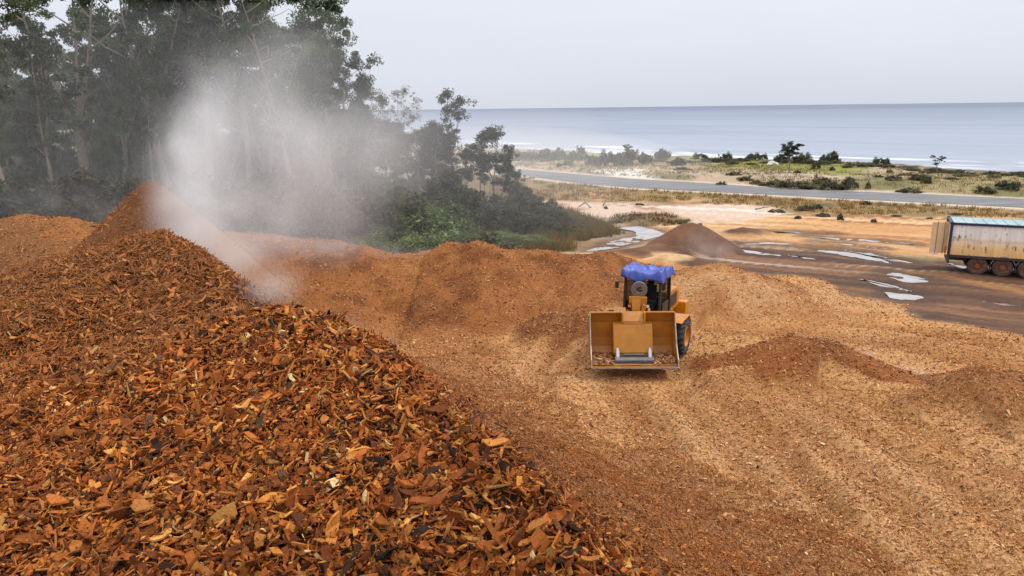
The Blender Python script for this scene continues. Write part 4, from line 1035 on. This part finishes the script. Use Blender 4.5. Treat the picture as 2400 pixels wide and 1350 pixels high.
for x in (-0.22, -0.06, 0.14, 0.30): q.cyl((x, 0.5, 1.55), (x + 0.04, 0.95, 1.98), 0.025, 8)
q.build('hydraulic_hose', M_black, loader)
for x in (-0.20, 0.46):
    q = MB(MF); q.box((x, 0.78, 2.16), (0.13, 0.12, 0.11)); q.cyl((x, 0.9, 2.1), (x, 1.05, 1.8), 0.02, 8); hl = q.build('work_lamp', M_black, loader, 0.01)
    q = MB(MF); q.box((x, 0.71, 2.16), (0.11, 0.02, 0.09)); q.build('lens', M_amber if x < 0 else M_lens, hl)

# rear frame: cab
cab = MB(MR); cab.box((0, 0.92, 1.28), (1.50, 1.50, 0.16)); cab.box((0, 0.30, 1.52), (1.46, 0.06, 0.36)); cab.box((0, 1.64, 1.62), (1.46, 0.06, 0.55)); cab.build('cab_base', M_black, loader, 0.015)
for sx, y0, y1, wd in ((-0.70, 0.18, 0.32, 0.09), (0.70, 0.18, 0.32, 0.09), (-0.70, 1.62, 1.55, 0.09), (0.70, 1.62, 1.55, 0.13)):
    q = MB(MR); q.prism([(y0 - wd / 2, 1.3), (y0 + wd / 2, 1.3), (y1 + wd / 2, 2.95), (y1 - wd / 2, 2.95)], sx - wd / 2, sx + wd / 2); q.build('cab_pillar', M_black, loader, 0.01)
q = MB(MR); q.box((0, 0.95, 3.00), (1.56, 1.62, 0.12)); q.build('cab_roof', M_black, loader, 0.03)
for nme, c, d in (('windscreen', (0, 0.25, 2.28), (1.30, 0.02, 1.15)), ('rear_window', (0, 1.62, 2.4), (1.30, 0.02, 0.9)), ('side_window', (-0.71, 0.95, 2.25), (0.02, 1.15, 1.2)), ('side_window', (0.71, 0.95, 2.25), (0.02, 1.15, 1.2))):
    q = MB(MR); q.box(c, d, (math.radians(-4) if nme == 'windscreen' else 0, 0, 0)); q.build(nme, M_glass, loader)
for sx in (-0.72, 0.72):
    q = MB(MR); q.box((sx, 0.95, 1.62), (0.05, 0.85, 0.60)); q.build('cab_door', M_black, loader, 0.015)
q = MB(MR); q.box((0, 1.15, 1.75), (0.5, 0.5, 0.14)); q.box((0, 1.42, 2.1), (0.48, 0.12, 0.7), (-0.12, 0, 0)); q.box((0, 1.46, 2.52), (0.26, 0.1, 0.2)); q.build('seat', M_seat, loader, 0.04)
q = MB(MR); q.box((0.05, 0.45, 1.85), (0.65, 0.22, 0.35)); q.cyl((0, 0.55, 1.75), (0, 0.72, 2.12), 0.03, 8); q.build('dashboard', M_seat, loader, 0.02)
q = MB(MR); q.lathe([(-0.015, 0.165), (0.015, 0.165), (0.015, 0.195), (-0.015, 0.195)], seg=20)
for v in q.bm.verts: v.co = Matrix.Translation((0, 0.74, 2.15)) @ Matrix.Rotation(math.radians(-60), 4, 'X') @ Vector((v.co.y, v.co.x, v.co.z))
q.build('steering_wheel', M_black, loader)
q = MB(MR); q.cyl((-0.74, 0.15, 2.75), (-0.92, 0.02, 2.78), 0.018, 8); q.box((-0.95, 0.0, 2.66), (0.14, 0.05, 0.27)); q.build('mirror', M_black, loader, 0.012)
for x, mt in ((0.52, M_amber), (-0.52, M_amber)):
    q = MB(MR); q.box((x, 0.10, 1.62), (0.20, 0.12, 0.13)); lam = q.build('turn_signal', M_black, loader, 0.015)
    q = MB(MR); q.box((x, 0.035, 1.62), (0.17, 0.02, 0.10)); q.build('lens', mt, lam)
# hood, rear frame, fenders
q = MB(MR); q.prism([(1.75, 1.15), (3.55, 1.10), (3.75, 1.35), (3.70, 1.80), (3.35, 2.02), (1.75, 2.10)], -0.62, 0.62); q.build('engine_hood', M_yel, loader, 0.10)
q = MB(MR); q.box((0.64, 2.6, 1.62), (0.03, 1.0, 0.5)); q.box((-0.64, 2.6, 1.62), (0.03, 1.0, 0.5)); q.build('radiator_grille', M_black, loader, 0.01)
q = MB(MR); q.box((0, 1.9, 0.85), (0.95, 3.2, 0.55)); q.box((0, 3.75, 0.95), (1.9, 0.45, 0.7)); q.build('rear_frame', M_yel, loader, 0.05)
q = MB(MR); q.cyl((0.30, 2.2, 2.05), (0.30, 2.2, 2.42), 0.10, 14); q.cyl((0.30, 2.2, 2.42), (0.30, 2.3, 2.62), 0.05, 10); q.build('exhaust_stack', M_black, loader)
for sx in (-1, 1):
    q = MB(MR); q.prism([(-0.05, 1.42), (0.15, 1.46), (1.15, 1.46), (1.5, 1.10), (1.45, 1.07), (1.1, 1.42), (0.15, 1.42), (-0.05, 1.38)], min(sx * 0.80, sx * (1.68 if sx > 0 else 1.2)), max(sx * 0.80, sx * (1.68 if sx > 0 else 1.2))); q.build('fender', M_yel, loader, 0.012)
    q = MB(MR)
    for j, zz in enumerate((0.5, 0.8, 1.1)): q.box((sx * (1.05 - 0.08 * j), 0.05, zz), (0.4, 0.22, 0.04))
    q.box((sx * 0.86, -0.05, 0.8), (0.03, 0.03, 0.75)); q.build('step', M_black, loader, 0.005)

def wheel(M, c, sx, parent, R=0.70, wdt=0.46):
    h = wdt / 2
    q = MB(M); q.lathe([(-h * 0.9, R * 0.56), (-h, R * 0.64), (-h * 1.04, R * 0.82), (-h * 0.94, R * 0.93), (-h * 0.6, R * 0.965), (h * 0.6, R * 0.965), (h * 0.94, R * 0.93), (h * 1.04, R * 0.82), (h, R * 0.64), (h * 0.9, R * 0.56)], seg=40, centre=c)
    for k in range(20):
        for s2 in (-1, 1):
            t = 2 * math.pi * (k + (0.5 if s2 > 0 else 0)) / 20
            r = bmesh.ops.create_cube(q.bm, size=1.0)
            Mx = Matrix.Translation(c) @ Matrix.Rotation(t, 4, 'X') @ Matrix.Translation((s2 * h * 0.48, 0, R * 0.965)) @ Matrix.Rotation(s2 * 0.6, 4, 'Z')
            for v in r['verts']: v.co = Mx @ Vector((v.co.x * h * 1.05, v.co.y * 0.075, v.co.z * 0.075))
    ty = q.build('tyre', M_rubber, parent)
    for f in ty.data.polygons: f.use_smooth = len(f.vertices) == 4 and f.area > 0.012
    q = MB(M); o = sx * h
    q.lathe([(o * 0.95, R * 0.57), (o * 1.0, R * 0.54), (o * 0.55, R * 0.48), (o * 0.45, R * 0.22), (o * 0.72, R * 0.20), (o * 0.76, R * 0.02), (-o * 0.5, R * 0.02), (-o * 0.9, R * 0.57)], seg=32, centre=c)
    for k in range(10):
        t = 2 * math.pi * k / 10; q.cyl((c[0] + o * 0.44, c[1] + R * 0.30 * math.cos(t), c[2] + R * 0.30 * math.sin(t)), (c[0] + o * 0.54, c[1] + R * 0.30 * math.cos(t), c[2] + R * 0.30 * math.sin(t)), 0.022, 6)
    q.build('rim', M_yel, ty)
for sx in (-1, 1):
    wheel(MF, (sx * 1.0 + 0.06, 1.32, 0.69), sx, loader, 0.66, 0.42)
    wheel(MR, (sx * 1.36 + 0.12, 0.62, 0.70), sx, loader, 0.70, 0.5)

# tarpaulin over the cab roof: a crumpled sheet sagging in the middle, bunched up at both sides
def tarp():
    nx, ny = 80, 70; Wt, Dt = 1.88, 1.95
    u = np.linspace(-1, 1, nx); v = np.linspace(-1, 1, ny); Vv, U = np.meshgrid(v, u, indexing='ij')
    x = U * Wt / 2; y = Vv * Dt / 2
    edge = np.maximum(np.abs(U) ** 6, np.abs(Vv) ** 6)
    z = 0.10 + 0.24 * np.exp(-((U - 0.74) / 0.24) ** 2) + 0.17 * np.exp(-((U + 0.80) / 0.22) ** 2) + 0.06 * np.exp(-((U + 0.1) / 0.2) ** 2)
    fold = np.abs(fbm(U * 1.7 + Vv * 0.5, Vv * 1.5, 71, 2)) * 0.75 + np.abs(fbm(U * 2.6 - Vv * 2.0, Vv * 1.6 + U, 72, 2)) * 0.22
    z = z + 0.10 - fold * 0.95 + 0.10 * np.maximum(0, -Vv) * np.exp(-((np.abs(U) - 0.8) / 0.3) ** 2)
    drop = np.clip((np.maximum(np.abs(U), np.abs(Vv)) - 0.80) / 0.20, 0, 1) ** 1.3
    front = np.clip(-Vv, 0, 1) * np.exp(-((U + 0.25) / 0.38) ** 2)
    z = np.maximum(z, 0.04) * (1 - drop) - drop * (0.06 + 0.14 * fbm(U * 2.5, Vv * 2.5, 73, 3) * 2 + 0.22 * front + 0.16 * np.clip(U, 0, 1) ** 2)
    x = x * (1 - 0.10 * drop) + 0.05 * fbm(U * 4, Vv * 4, 74, 2); y = y * (1 - 0.10 * drop) + 0.05 * fbm(U * 4, Vv * 4, 75, 2)
    P = np.stack([x, y, z], -1).reshape(-1, 3); i = np.arange(nx * ny).reshape(ny, nx)
    f = np.stack([i[:-1, :-1], i[:-1, 1:], i[1:, 1:], i[1:, :-1]], -1).reshape(-1, 4)
    o = mesh_np('tarpaulin', P, f, M_tarp, smooth=True)
    Mw = Matrix.Translation((LX, LY, gz)) @ MR @ Matrix.Translation((0, 0.93, 3.06)) @ Matrix.Diagonal((1, 1, 0.82, 1))
    o.matrix_world = Mw
    md = o.modifiers.new('thickness', 'SOLIDIFY'); md.thickness = 0.012
    tag(o, 'crumpled blue tarpaulin draped over the loader cab roof', 'tarpaulin')
tarp()
# chips left lying in the bucket
def load():
    n = 900; X = rng.uniform(-1.45, 1.45, n); Y = rng.uniform(0.1, 1.1, n)
    side = np.abs(X) > 0.72; X, Y = X[side], Y[side]; n = len(X)
    z = 0.32 + 0.10 * Y + 0.10 * (np.abs(X) - 0.7) * 0.8 + 0.05 * rng.random(n)
    P = np.stack([X, Y, z], -1); Nn = np.tile([0, 0, 1.0], (n, 1)); L = rng.uniform(0.06, 0.16, n); Wd = L * rng.uniform(.2, .5, n)
    V, F = chip_geo(P, Nn, L, Wd, Wd * 0.15 + 0.004, rng.normal(0, 0.6, n), 3, np.full(n, 0.35))
    col = np.repeat(np.array([A(206, 150, 100), A(180, 116, 66), A(228, 186, 140), A(150, 96, 56)])[rng.integers(0, 4, n)], 12, 0)
    gx = np.linspace(-1.5, 1.5, 40); gy = np.linspace(0.06, 1.2, 16); GY, GX = np.meshgrid(gy, gx, indexing='ij')
    gzv = 0.315 + 0.11 * GY * (np.abs(GX) > 0.7) + 0.06 * fbm(GX * 2, GY * 2, 8, 3)
    i = np.arange(640).reshape(16, 40); f2 = np.stack([i[:-1, :-1], i[:-1, 1:], i[1:, 1:], i[1:, :-1]], -1).reshape(-1, 4)
    base = len(V) * 12
    o = mesh_np('bucket_wood_chips', np.concatenate([V.reshape(-1, 3), np.stack([GX, GY, gzv], -1).reshape(-1, 3)]), [expand(F, n, 12), f2 + base], M_chip, col=np.concatenate([col, np.tile(A(190, 130, 84), (640, 1))]))
    o.matrix_world = Matrix.Translation((LX, LY, gz)) @ MBk
    tag(o, 'thin layer of tan wood chips left on the bucket floor', 'wood chips', kind='stuff')
load()

# ------------------------------------------------------------------ box trailer
def mat_trailer():
    m, t, b = nt('trailer_side_paint'); co = objco(t)
    sep = N(t, 'ShaderNodeSeparateXYZ'); t.links.new(co, sep.inputs[0])
    n1 = noise(t, 1.2, 6, 0.65, mapping(t, co, (0.35, 1, 1.0)))
    zz = math_(t, 'ADD', sep.outputs[2], math_(t, 'MULTIPLY', math_(t, 'SUBTRACT', n1, 0.5), 0.55))
    base = ramp(t, math_(t, 'DIVIDE', zz, 3.3), [(0.30, A(232, 180, 112, 1.05)), (0.48, A(234, 196, 142, 1.0)), (0.56, A(234, 212, 182, 1.0)), (0.62, A(234, 226, 216, 1.0)), (0.95, A(234, 229, 226, 1.0))])
    bandn = math_(t, 'ABSOLUTE', math_(t, 'SUBTRACT', zz, 1.98))
    base = mixc(t, ramp(t, bandn, [(0.0, 0.35), (0.16, 0.0)]), base, A(206, 140, 66, 1.1))
    st = noise(t, 1.0, 5, 0.7, mapping(t, co, (4.5, 4.5, 1.3)))
    row = noise(t, 1.0, 3, 0.6, mapping(t, co, (0.5, 0.5, 1.6)))
    rust = math_(t, 'MULTIPLY', ramp(t, st, [(0.54, 0.0), (0.62, 1.0)]), ramp(t, row, [(0.47, 0.0), (0.55, 1.0)]))
    base = mixc(t, rust, base, (0.20, 0.085, 0.035))
    sk = noise(t, 1.0, 4, 0.6, mapping(t, co, (5.0, 5.0, 0.25)))
    base = mixc(t, 1.0, base, ramp(t, sk, [(0.35, 0.86), (0.6, 1.03)]), 'MULTIPLY')
    t.links.new(base, b.inputs['Base Color']); b.inputs['Roughness'].default_value = 0.55
    return m
M_side = mat_trailer()
M_door = mat_paint('trailer_door_paint', A(228, 192, 150, 1.0), 0.6, 0.0, 0.15, 1.5, (0.45, 0.28, 0.14), 0.5)
M_blue = mat_paint('blue_frame_paint', A(40, 44, 92, 1.5), 0.5, 0.0, 0.3, 5.0, (0.07, 0.05, 0.05), 0.4)
M_teal = mat_paint('pale_teal_roof', A(170, 204, 208, 1.65), 0.55, 0.0, 0.2, 0.8, (0.6, 0.58, 0.55), 0.6)
M_rim = mat_paint('rusty_rim', A(150, 96, 64, 1.3), 0.8, 0.0, 0.4, 8.0, (0.10, 0.05, 0.03), 0.6)
M_dark = mat_paint('muddy_chassis', (0.04, 0.03, 0.026), 0.8, 0.0, 0.4, 4.0, (0.10, 0.065, 0.05), 0.6)
M_mudrub = mat_paint('muddy_tyre', (0.075, 0.052, 0.042), 0.9, 0.0, 0.4, 5.0, (0.17, 0.11, 0.08), 0.6)
M_guard = mat_paint('mudguard_plastic', (0.22, 0.21, 0.22), 0.5)

a0 = Pz(2212, 640, 0.0); 
TX, TY = 24.9, 41.0
tz = float(ground_z(np.array([27.0]), np.array([39.6]))[0])
trl = empty('box_trailer', (TX, TY, tz), math.radians(-26))
tag(trl, 'dirty rust streaked white box trailer with a blue frame parked on the dark mud', 'trailer')
AX = (1.55, 2.75, 3.95)
TL, TW, Z0, Z1 = 12.5, 2.45, 0.99, 2.93    # local +x runs along the trailer, -y faces the yard
q = MB(); q.box((TL / 2, TW / 2, (Z0 + Z1) / 2), (TL - 0.24, TW - 0.06, Z1 - Z0 - 0.2)); q.build('box_body', M_side, trl)
q = MB(); q.box((TL / 2, -0.005, Z1 - 0.06), (TL - 0.26, 0.10, 0.13)); q.box((TL / 2, TW + 0.005, Z1 - 0.06), (TL - 0.26, 0.10, 0.13)); q.box((0.06, TW / 2, Z1 - 0.06), (0.13, TW - 0.24, 0.13)); q.build('top_rail', M_blue, trl, 0.012)
for y in (0.0, TW):
    q = MB(); q.box((0.06, y, (Z0 + Z1) / 2 - 0.02), (0.14, 0.15, Z1 - Z0 + 0.12)); q.build('corner_post', M_blue, trl, 0.015)
q = MB(); q.box((TL / 2, 0.0, Z0 + 0.03), (TL - 0.26, 0.12, 0.14)); q.box((TL / 2, TW, Z0 + 0.03), (TL - 0.26, 0.12, 0.14)); q.build('bottom_rail', M_dark, trl, 0.01)
q = MB()
for k in range(24): q.box((0.75 + k * 0.5, TW / 2, Z1 + 0.015), (0.08, TW - 0.3, 0.03))
q.box((TL / 2, TW / 2, Z1 - 0.02), (TL - 0.3, TW - 0.12, 0.05)); q.build('roof', M_teal, trl, 0.005)
ZC = (Z0 + Z1) / 2 + 0.04
q = MB(); q.box((0, 0, ZC), (0.95, 0.05, Z1 - Z0 - 0.15), (0, 0, 0)); dr = q.build('rear_door', M_door, trl, 0.012); dr.location = (-0.46, 0.25, 0); dr.rotation_euler = (0, 0, math.radians(22))
q = MB()
for x in (-0.18, 0.22): q.cyl((x, -0.045, ZC - 0.95), (x, -0.045, ZC + 0.95), 0.014, 8)
q.build('locking_bar', M_greysteel, dr)
q = MB(); q.box((0.40, -0.035, ZC - 0.72), (0.10, 0.02, 0.42)); q.build('reflector', M_amber, dr)
q = MB(); q.box((-0.15, -0.035, ZC - 0.93), (0.28, 0.02, 0.12)); q.build('number_plate', M_lens, dr)
q = MB()
for y in (0.65, TW - 0.65): q.box((TL / 2, y, Z0 - 0.18), (TL - 0.3, 0.12, 0.26))
for x in np.arange(0.6, TL, 1.3): q.box((x, TW / 2, Z0 - 0.10), (0.08, TW - 0.2, 0.10))
for x in AX: q.cyl((x, 0.2, 0.5), (x, TW - 0.2, 0.5), 0.07, 10); q.box((x + 0.35, 0.65, 0.62), (0.5, 0.08, 0.16)); q.box((x + 0.35, TW - 0.65, 0.62), (0.5, 0.08, 0.16))
q.box((0.12, TW / 2, 0.62), (0.10, TW - 0.2, 0.14)); q.build('chassis', M_dark, trl)
for x in AX:
    for y, s in ((0.17, -1), (TW - 0.17, 1)):
        R = 0.51; h = 0.15
        q = MB(); q.lathe([(-h * .9, R * .58), (-h, R * .7), (-h, R * .9), (-h * .7, R), (h * .7, R), (h, R * .9), (h, R * .7), (h * .9, R * .58)], seg=32)
        for v in q.bm.verts: v.co = Vector((x + v.co.y, y + v.co.x, 0.51 + v.co.z))
        ty = q.build('tyre', M_mudrub, trl, smooth=True)
        q = MB(); q.lathe([(s * h * .92, R * .60), (s * h * 1.0, R * .55), (s * h * .3, R * .5), (s * h * .25, R * .26), (s * h * 1.15, R * .22), (s * h * 1.2, R * .03), (-s * h * .8, R * .03), (-s * h * .8, R * .60)], seg=28)
        for v in q.bm.verts: v.co = Vector((x + v.co.y, y + v.co.x, 0.51 + v.co.z))
        for k in range(8):
            t = 2 * math.pi * k / 8; q.cyl((x + R * .38 * math.cos(t), y + s * h * .2, 0.51 + R * .38 * math.sin(t)), (x + R * .38 * math.cos(t), y + s * h * .5, 0.51 + R * .38 * math.sin(t)), 0.02, 6)
        q.build('rim', M_rim, ty)
        if s < 0 and x > 2:
            q = MB(); pr = []
            for k in range(13):
                t = math.radians(15 + 150 * k / 12); pr.append((0.62 * math.cos(t), 0.62 * math.sin(t)))
            for k in range(12, -1, -1):
                t = math.radians(15 + 150 * k / 12); pr.append((0.585 * math.cos(t), 0.585 * math.sin(t)))
            A1 = [q.bm.verts.new((x + a, -0.005, 0.53 + b)) for a, b in pr]; B1 = [q.bm.verts.new((x + a, 0.36, 0.53 + b)) for a, b in pr]; n = len(pr)
            for i in range(n): q.bm.faces.new((A1[i], B1[i], B1[(i + 1) % n], A1[(i + 1) % n]))
            for i in range(12): q.bm.faces.new((A1[i], A1[i + 1], A1[n - 2 - i], A1[n - 1 - i])); q.bm.faces.new((B1[i], B1[i + 1], B1[n - 2 - i], B1[n - 1 - i]))
            q.build('mudguard', M_guard, trl)
for x in (2.15, 3.35):
    q = MB(); q.box((x, 0.10, 0.52), (0.03, 0.30, 0.45)); q.build('mud_flap', M_dark, trl)
q = MB()
for x in (7.8,): q.box((x, 0.35, 0.5), (0.14, 0.14, 0.9)); q.box((x, 0.35, 0.06), (0.35, 0.3, 0.06)); q.box((x, TW - 0.35, 0.5), (0.14, 0.14, 0.9)); q.box((x, TW - 0.35, 0.06), (0.35, 0.3, 0.06))
q.build('landing_leg', M_dark, trl)

# ------------------------------------------------------------------ steam and mist
def steam_mat(name, blobs, dens, nscale, lo, hi, col=(0.99, 0.99, 0.995), detail=6, emit=0):
    """blobs: (centre, radii, weight) in world space; density is their sum broken up by noise"""
    m = bpy.data.materials.new(name); m.use_nodes = True; t = m.node_tree; t.nodes.clear()
    out = N(t, 'ShaderNodeOutputMaterial'); co = N(t, 'ShaderNodeTexCoord').outputs['Object']
    nv = mapping(t, co, (1, 1, 0.75))
    n = N(t, 'ShaderNodeTexNoise'); n.inputs['Scale'].default_value = nscale; n.inputs['Detail'].default_value = detail; n.inputs['Roughness'].default_value = 0.55; n.inputs['Distortion'].default_value = 0.5
    t.links.new(nv, n.inputs['Vector'])
    wv = N(t, 'ShaderNodeVectorMath', operation='SUBTRACT'); t.links.new(n.outputs['Color'], wv.inputs[0]); wv.inputs[1].default_value = (0.5, 0.5, 0.5)
    ws = N(t, 'ShaderNodeVectorMath', operation='SCALE'); t.links.new(wv.outputs[0], ws.inputs[0]); ws.inputs['Scale'].default_value = 1.6 / (nscale * 2.2)
    wa = N(t, 'ShaderNodeVectorMath', operation='ADD'); t.links.new(co, wa.inputs[0]); t.links.new(ws.outputs[0], wa.inputs[1])
    tot = None
    for c, r, w in blobs:
        s = N(t, 'ShaderNodeVectorMath', operation='SUBTRACT'); t.links.new(wa.outputs[0], s.inputs[0]); s.inputs[1].default_value = tuple(c)
        d = N(t, 'ShaderNodeVectorMath', operation='DIVIDE'); t.links.new(s.outputs[0], d.inputs[0]); d.inputs[1].default_value = tuple(r)
        l = N(t, 'ShaderNodeVectorMath', operation='DOT_PRODUCT'); t.links.new(d.outputs[0], l.inputs[0]); t.links.new(d.outputs[0], l.inputs[1])
        f = math_(t, 'SUBTRACT', 1.0, l.outputs['Value'], clamp=True)
        f = math_(t, 'MULTIPLY', math_(t, 'MULTIPLY', f, f), w)
        tot = f if tot is None else math_(t, 'ADD', tot, f)
    fac = ramp(t, n.outputs['Fac'], [(lo, 0.22), (hi, 1.0)])
    dn = math_(t, 'MULTIPLY', math_(t, 'MULTIPLY', tot, fac), dens)
    v = N(t, 'ShaderNodeVolumePrincipled'); v.inputs['Color'].default_value = (*col, 1); v.inputs['Anisotropy'].default_value = 0.25
    t.links.new(dn, v.inputs['Density']); t.links.new(v.outputs[0], out.inputs['Volume'])
    return m
def blob_px(px, py, y, rx, rz, ry, w):
    c = Py(px, py, y); dep = (c - CAM) @ Fw
    return (c, (rx * dep / FPX, ry, rz * dep / FPX), w)
def steam_box(name, blobs, mat, pad=0.6, kind='stuff', label=None):
    lo = np.min([np.array(c) - np.array(r) for c, r, w in blobs], 0) - pad; hi = np.max([np.array(c) + np.array(r) for c, r, w in blobs], 0) + pad
    q = MB(); q.box(tuple((lo + hi) / 2), tuple(hi - lo)); o = q.build(name, mat); tag(o, label, None, None, kind)
    return o
PL = [blob_px(*a) for a in [
    (440, 505, 25.5, 100, 110, 2.6, 1.0), (425, 400, 26.5, 105, 130, 2.6, 0.85), (485, 330, 27, 130, 160, 3.0, 0.72), (505, 470, 25, 130, 130, 2.8, 0.82),
    (560, 210, 28, 170, 145, 3.2, 0.42), (640, 340, 27, 210, 200, 3.6, 0.40), (770, 360, 28, 220, 190, 4.0, 0.26), (900, 350, 30, 220, 170, 4.0, 0.20),
    (470, 560, 22, 90, 80, 2.2, 0.80), (560, 600, 18.5, 120, 80, 2.2, 0.85), (645, 672, 14.5, 90, 70, 1.6, 0.65), (620, 520, 24, 160, 130, 3.0, 0.46), (750, 530, 26, 150, 130, 3.4, 0.22), (680, 150, 29, 170, 120, 3.0, 0.20),
    (820, 510, 29, 180, 130, 3.4, 0.15)]]
steam_box('steam', PL, steam_mat('steam_plume_material', PL, 0.50, 0.46, 0.34, 0.63), label='thick white steam plume rising off the heap crest')
def wisp(pts, dens, label, ns=0.9):
    b = [blob_px(*a) for a in pts]
    steam_box('steam', b, steam_mat('steam_wisp_material', b, dens, ns, 0.42, 0.66, detail=3), 0.2, label=label)
wisp([(1905, 808, 26.3, 90, 30, 0.7, 0.7), (2000, 840, 25.4, 80, 34, 0.7, 1.0), (2090, 880, 24.4, 90, 34, 0.7, 0.8), (2170, 890, 24.2, 90, 30, 0.7, 0.5)], 1.0, 'thin steam drifting off the rounded mound in the yard')
wisp([(1680, 590, 40, 70, 34, 1.2, 0.8), (1640, 570, 44, 70, 40, 1.5, 0.5)], 0.28, 'faint steam between the earth cone and the chip mound')
wisp([(770, 760, 12.3, 110, 40, 0.7, 0.8), (900, 870, 9.8, 100, 50, 0.6, 0.7), (1010, 955, 8.4, 100, 50, 0.5, 0.7), (1110, 1020, 7.4, 110, 60, 0.5, 0.6), (1210, 1120, 6.6, 100, 60, 0.5, 0.4)], 0.55, 'thin steam creeping down the near heap flank', 1.4)
wisp([(900, 590, 37, 190, 24, 1.4, 0.6), (760, 580, 36, 150, 40, 1.4, 0.7)], 0.4, 'low steam along the top of the chip bank')
wisp([(130, 480, 45, 220, 70, 2.5, 0.7), (260, 500, 42, 120, 50, 2.0, 0.6)], 0.12, 'pale steam hanging behind the low mound')

def mist(loc, rad, dens, label):
    m = bpy.data.materials.new('mist_material'); m.use_nodes = True; t = m.node_tree; t.nodes.clear()
    out = N(t, 'ShaderNodeOutputMaterial'); v = N(t, 'ShaderNodeVolumePrincipled'); v.inputs['Color'].default_value = (0.96, 0.965, 0.98, 1); v.inputs['Density'].default_value = dens
    t.links.new(v.outputs[0], out.inputs['Volume']); m.cycles.homogeneous_volume = True if hasattr(m, 'cycles') and hasattr(m.cycles, 'homogeneous_volume') else None
    bm = bmesh.new(); bmesh.ops.create_icosphere(bm, subdivisions=4, radius=1.0)
    for q in bm.verts: q.co = Vector((q.co.x * rad[0], q.co.y * rad[1], q.co.z * rad[2]))
    me = bpy.data.meshes.new('mist'); bm.to_mesh(me); bm.free(); me.materials.append(m)
    o = link(bpy.data.objects.new('mist', me)); o.location = loc; tag(o, label, None, None, 'stuff')
mist((-22, 55, 2), (32, 17, 15), 0.006, 'grey mist hanging in the wood')
mist((-6, 118, -2), (40, 45, 9), 0.006, 'thin mist over the road and the left end of the dunes')

# ------------------------------------------------------------------ light, sky, camera
w = bpy.data.worlds.new('World'); scn.world = w; w.use_nodes = True
t = w.node_tree; bg = t.nodes['Background']
SUN_EL, SUN_AZ = math.radians(52), math.radians(72)     # high over the sea side to the right, through cloud
sky = N(t, 'ShaderNodeTexSky', sky_type='NISHITA'); sky.sun_disc = False; sky.sun_elevation = SUN_EL; sky.sun_rotation = SUN_AZ; sky.dust_density = 3.0
gen = N(t, 'ShaderNodeTexCoord').outputs['Generated']
sp = N(t, 'ShaderNodeSeparateXYZ'); t.links.new(gen, sp.inputs[0])
cl = ramp(t, math_(t, 'MAXIMUM', sp.outputs[2], 0.0), [(0.0, (0.70, 0.74, 0.84)), (0.05, (0.765, 0.80, 0.895)), (0.16, (0.84, 0.865, 0.95)), (0.45, (1.25, 1.28, 1.36)), (1.0, (2.05, 2.05, 2.10))])
cn = noise(t, 1.0, 5, 0.55, mapping(t, gen, (1.2, 1.2, 4.5)), 0.6)
cl = mixc(t, 1.0, cl, ramp(t, cn, [(0.3, 0.955), (0.7, 1.045)]), 'MULTIPLY')
sc = N(t, 'ShaderNodeVectorMath', operation='SCALE'); t.links.new(cl, sc.inputs[0]); sc.inputs['Scale'].default_value = 10.0   # cloud deck, brought to the scale of the sky texture
mx = mixc(t, 0.93, sky.outputs[0], sc.outputs[0])
t.links.new(mx, bg.inputs['Color']); bg.inputs['Strength'].default_value = 0.1
ld = bpy.data.lights.new('sun', 'SUN'); ld.energy = 1.9; ld.angle = math.radians(12); ld.color = (1.0, 0.96, 0.90)
so = link(bpy.data.objects.new('sun', ld))
sd = Vector((math.sin(SUN_AZ) * math.cos(SUN_EL), math.cos(SUN_AZ) * math.cos(SUN_EL), math.sin(SUN_EL)))
so.rotation_euler = sd.to_track_quat('Z', 'Y').to_euler(); so.location = (0, 0, 60)

cd = bpy.data.cameras.new('camera'); cam = link(bpy.data.objects.new('camera', cd))
cd.sensor_width = 36; cd.lens = FPX / 2400 * 36; cd.clip_start = 0.1; cd.clip_end = 120000
cam.matrix_world = Matrix(((Rt[0], Up[0], -Fw[0], 0), (Rt[1], Up[1], -Fw[1], 0), (Rt[2], Up[2], -Fw[2], H), (0, 0, 0, 1)))
scn.camera = cam
scn.view_settings.view_transform = 'Standard'; scn.view_settings.look = 'None'; scn.view_settings.exposure = 0.0; scn.view_settings.gamma = 1.0
scn.render.engine = 'CYCLES'
cy = scn.cycles
cy.max_bounces = 7; cy.diffuse_bounces = 3; cy.glossy_bounces = 3; cy.transmission_bounces = 4; cy.volume_bounces = 4; cy.transparent_max_bounces = 8
cy.volume_step_rate = 0.7; cy.volume_max_steps = 200; cy.use_denoising = True
try: cy.denoiser = 'OPENIMAGEDENOISE'
except Exception: pass
cy.caustics_reflective = False; cy.caustics_refractive = False
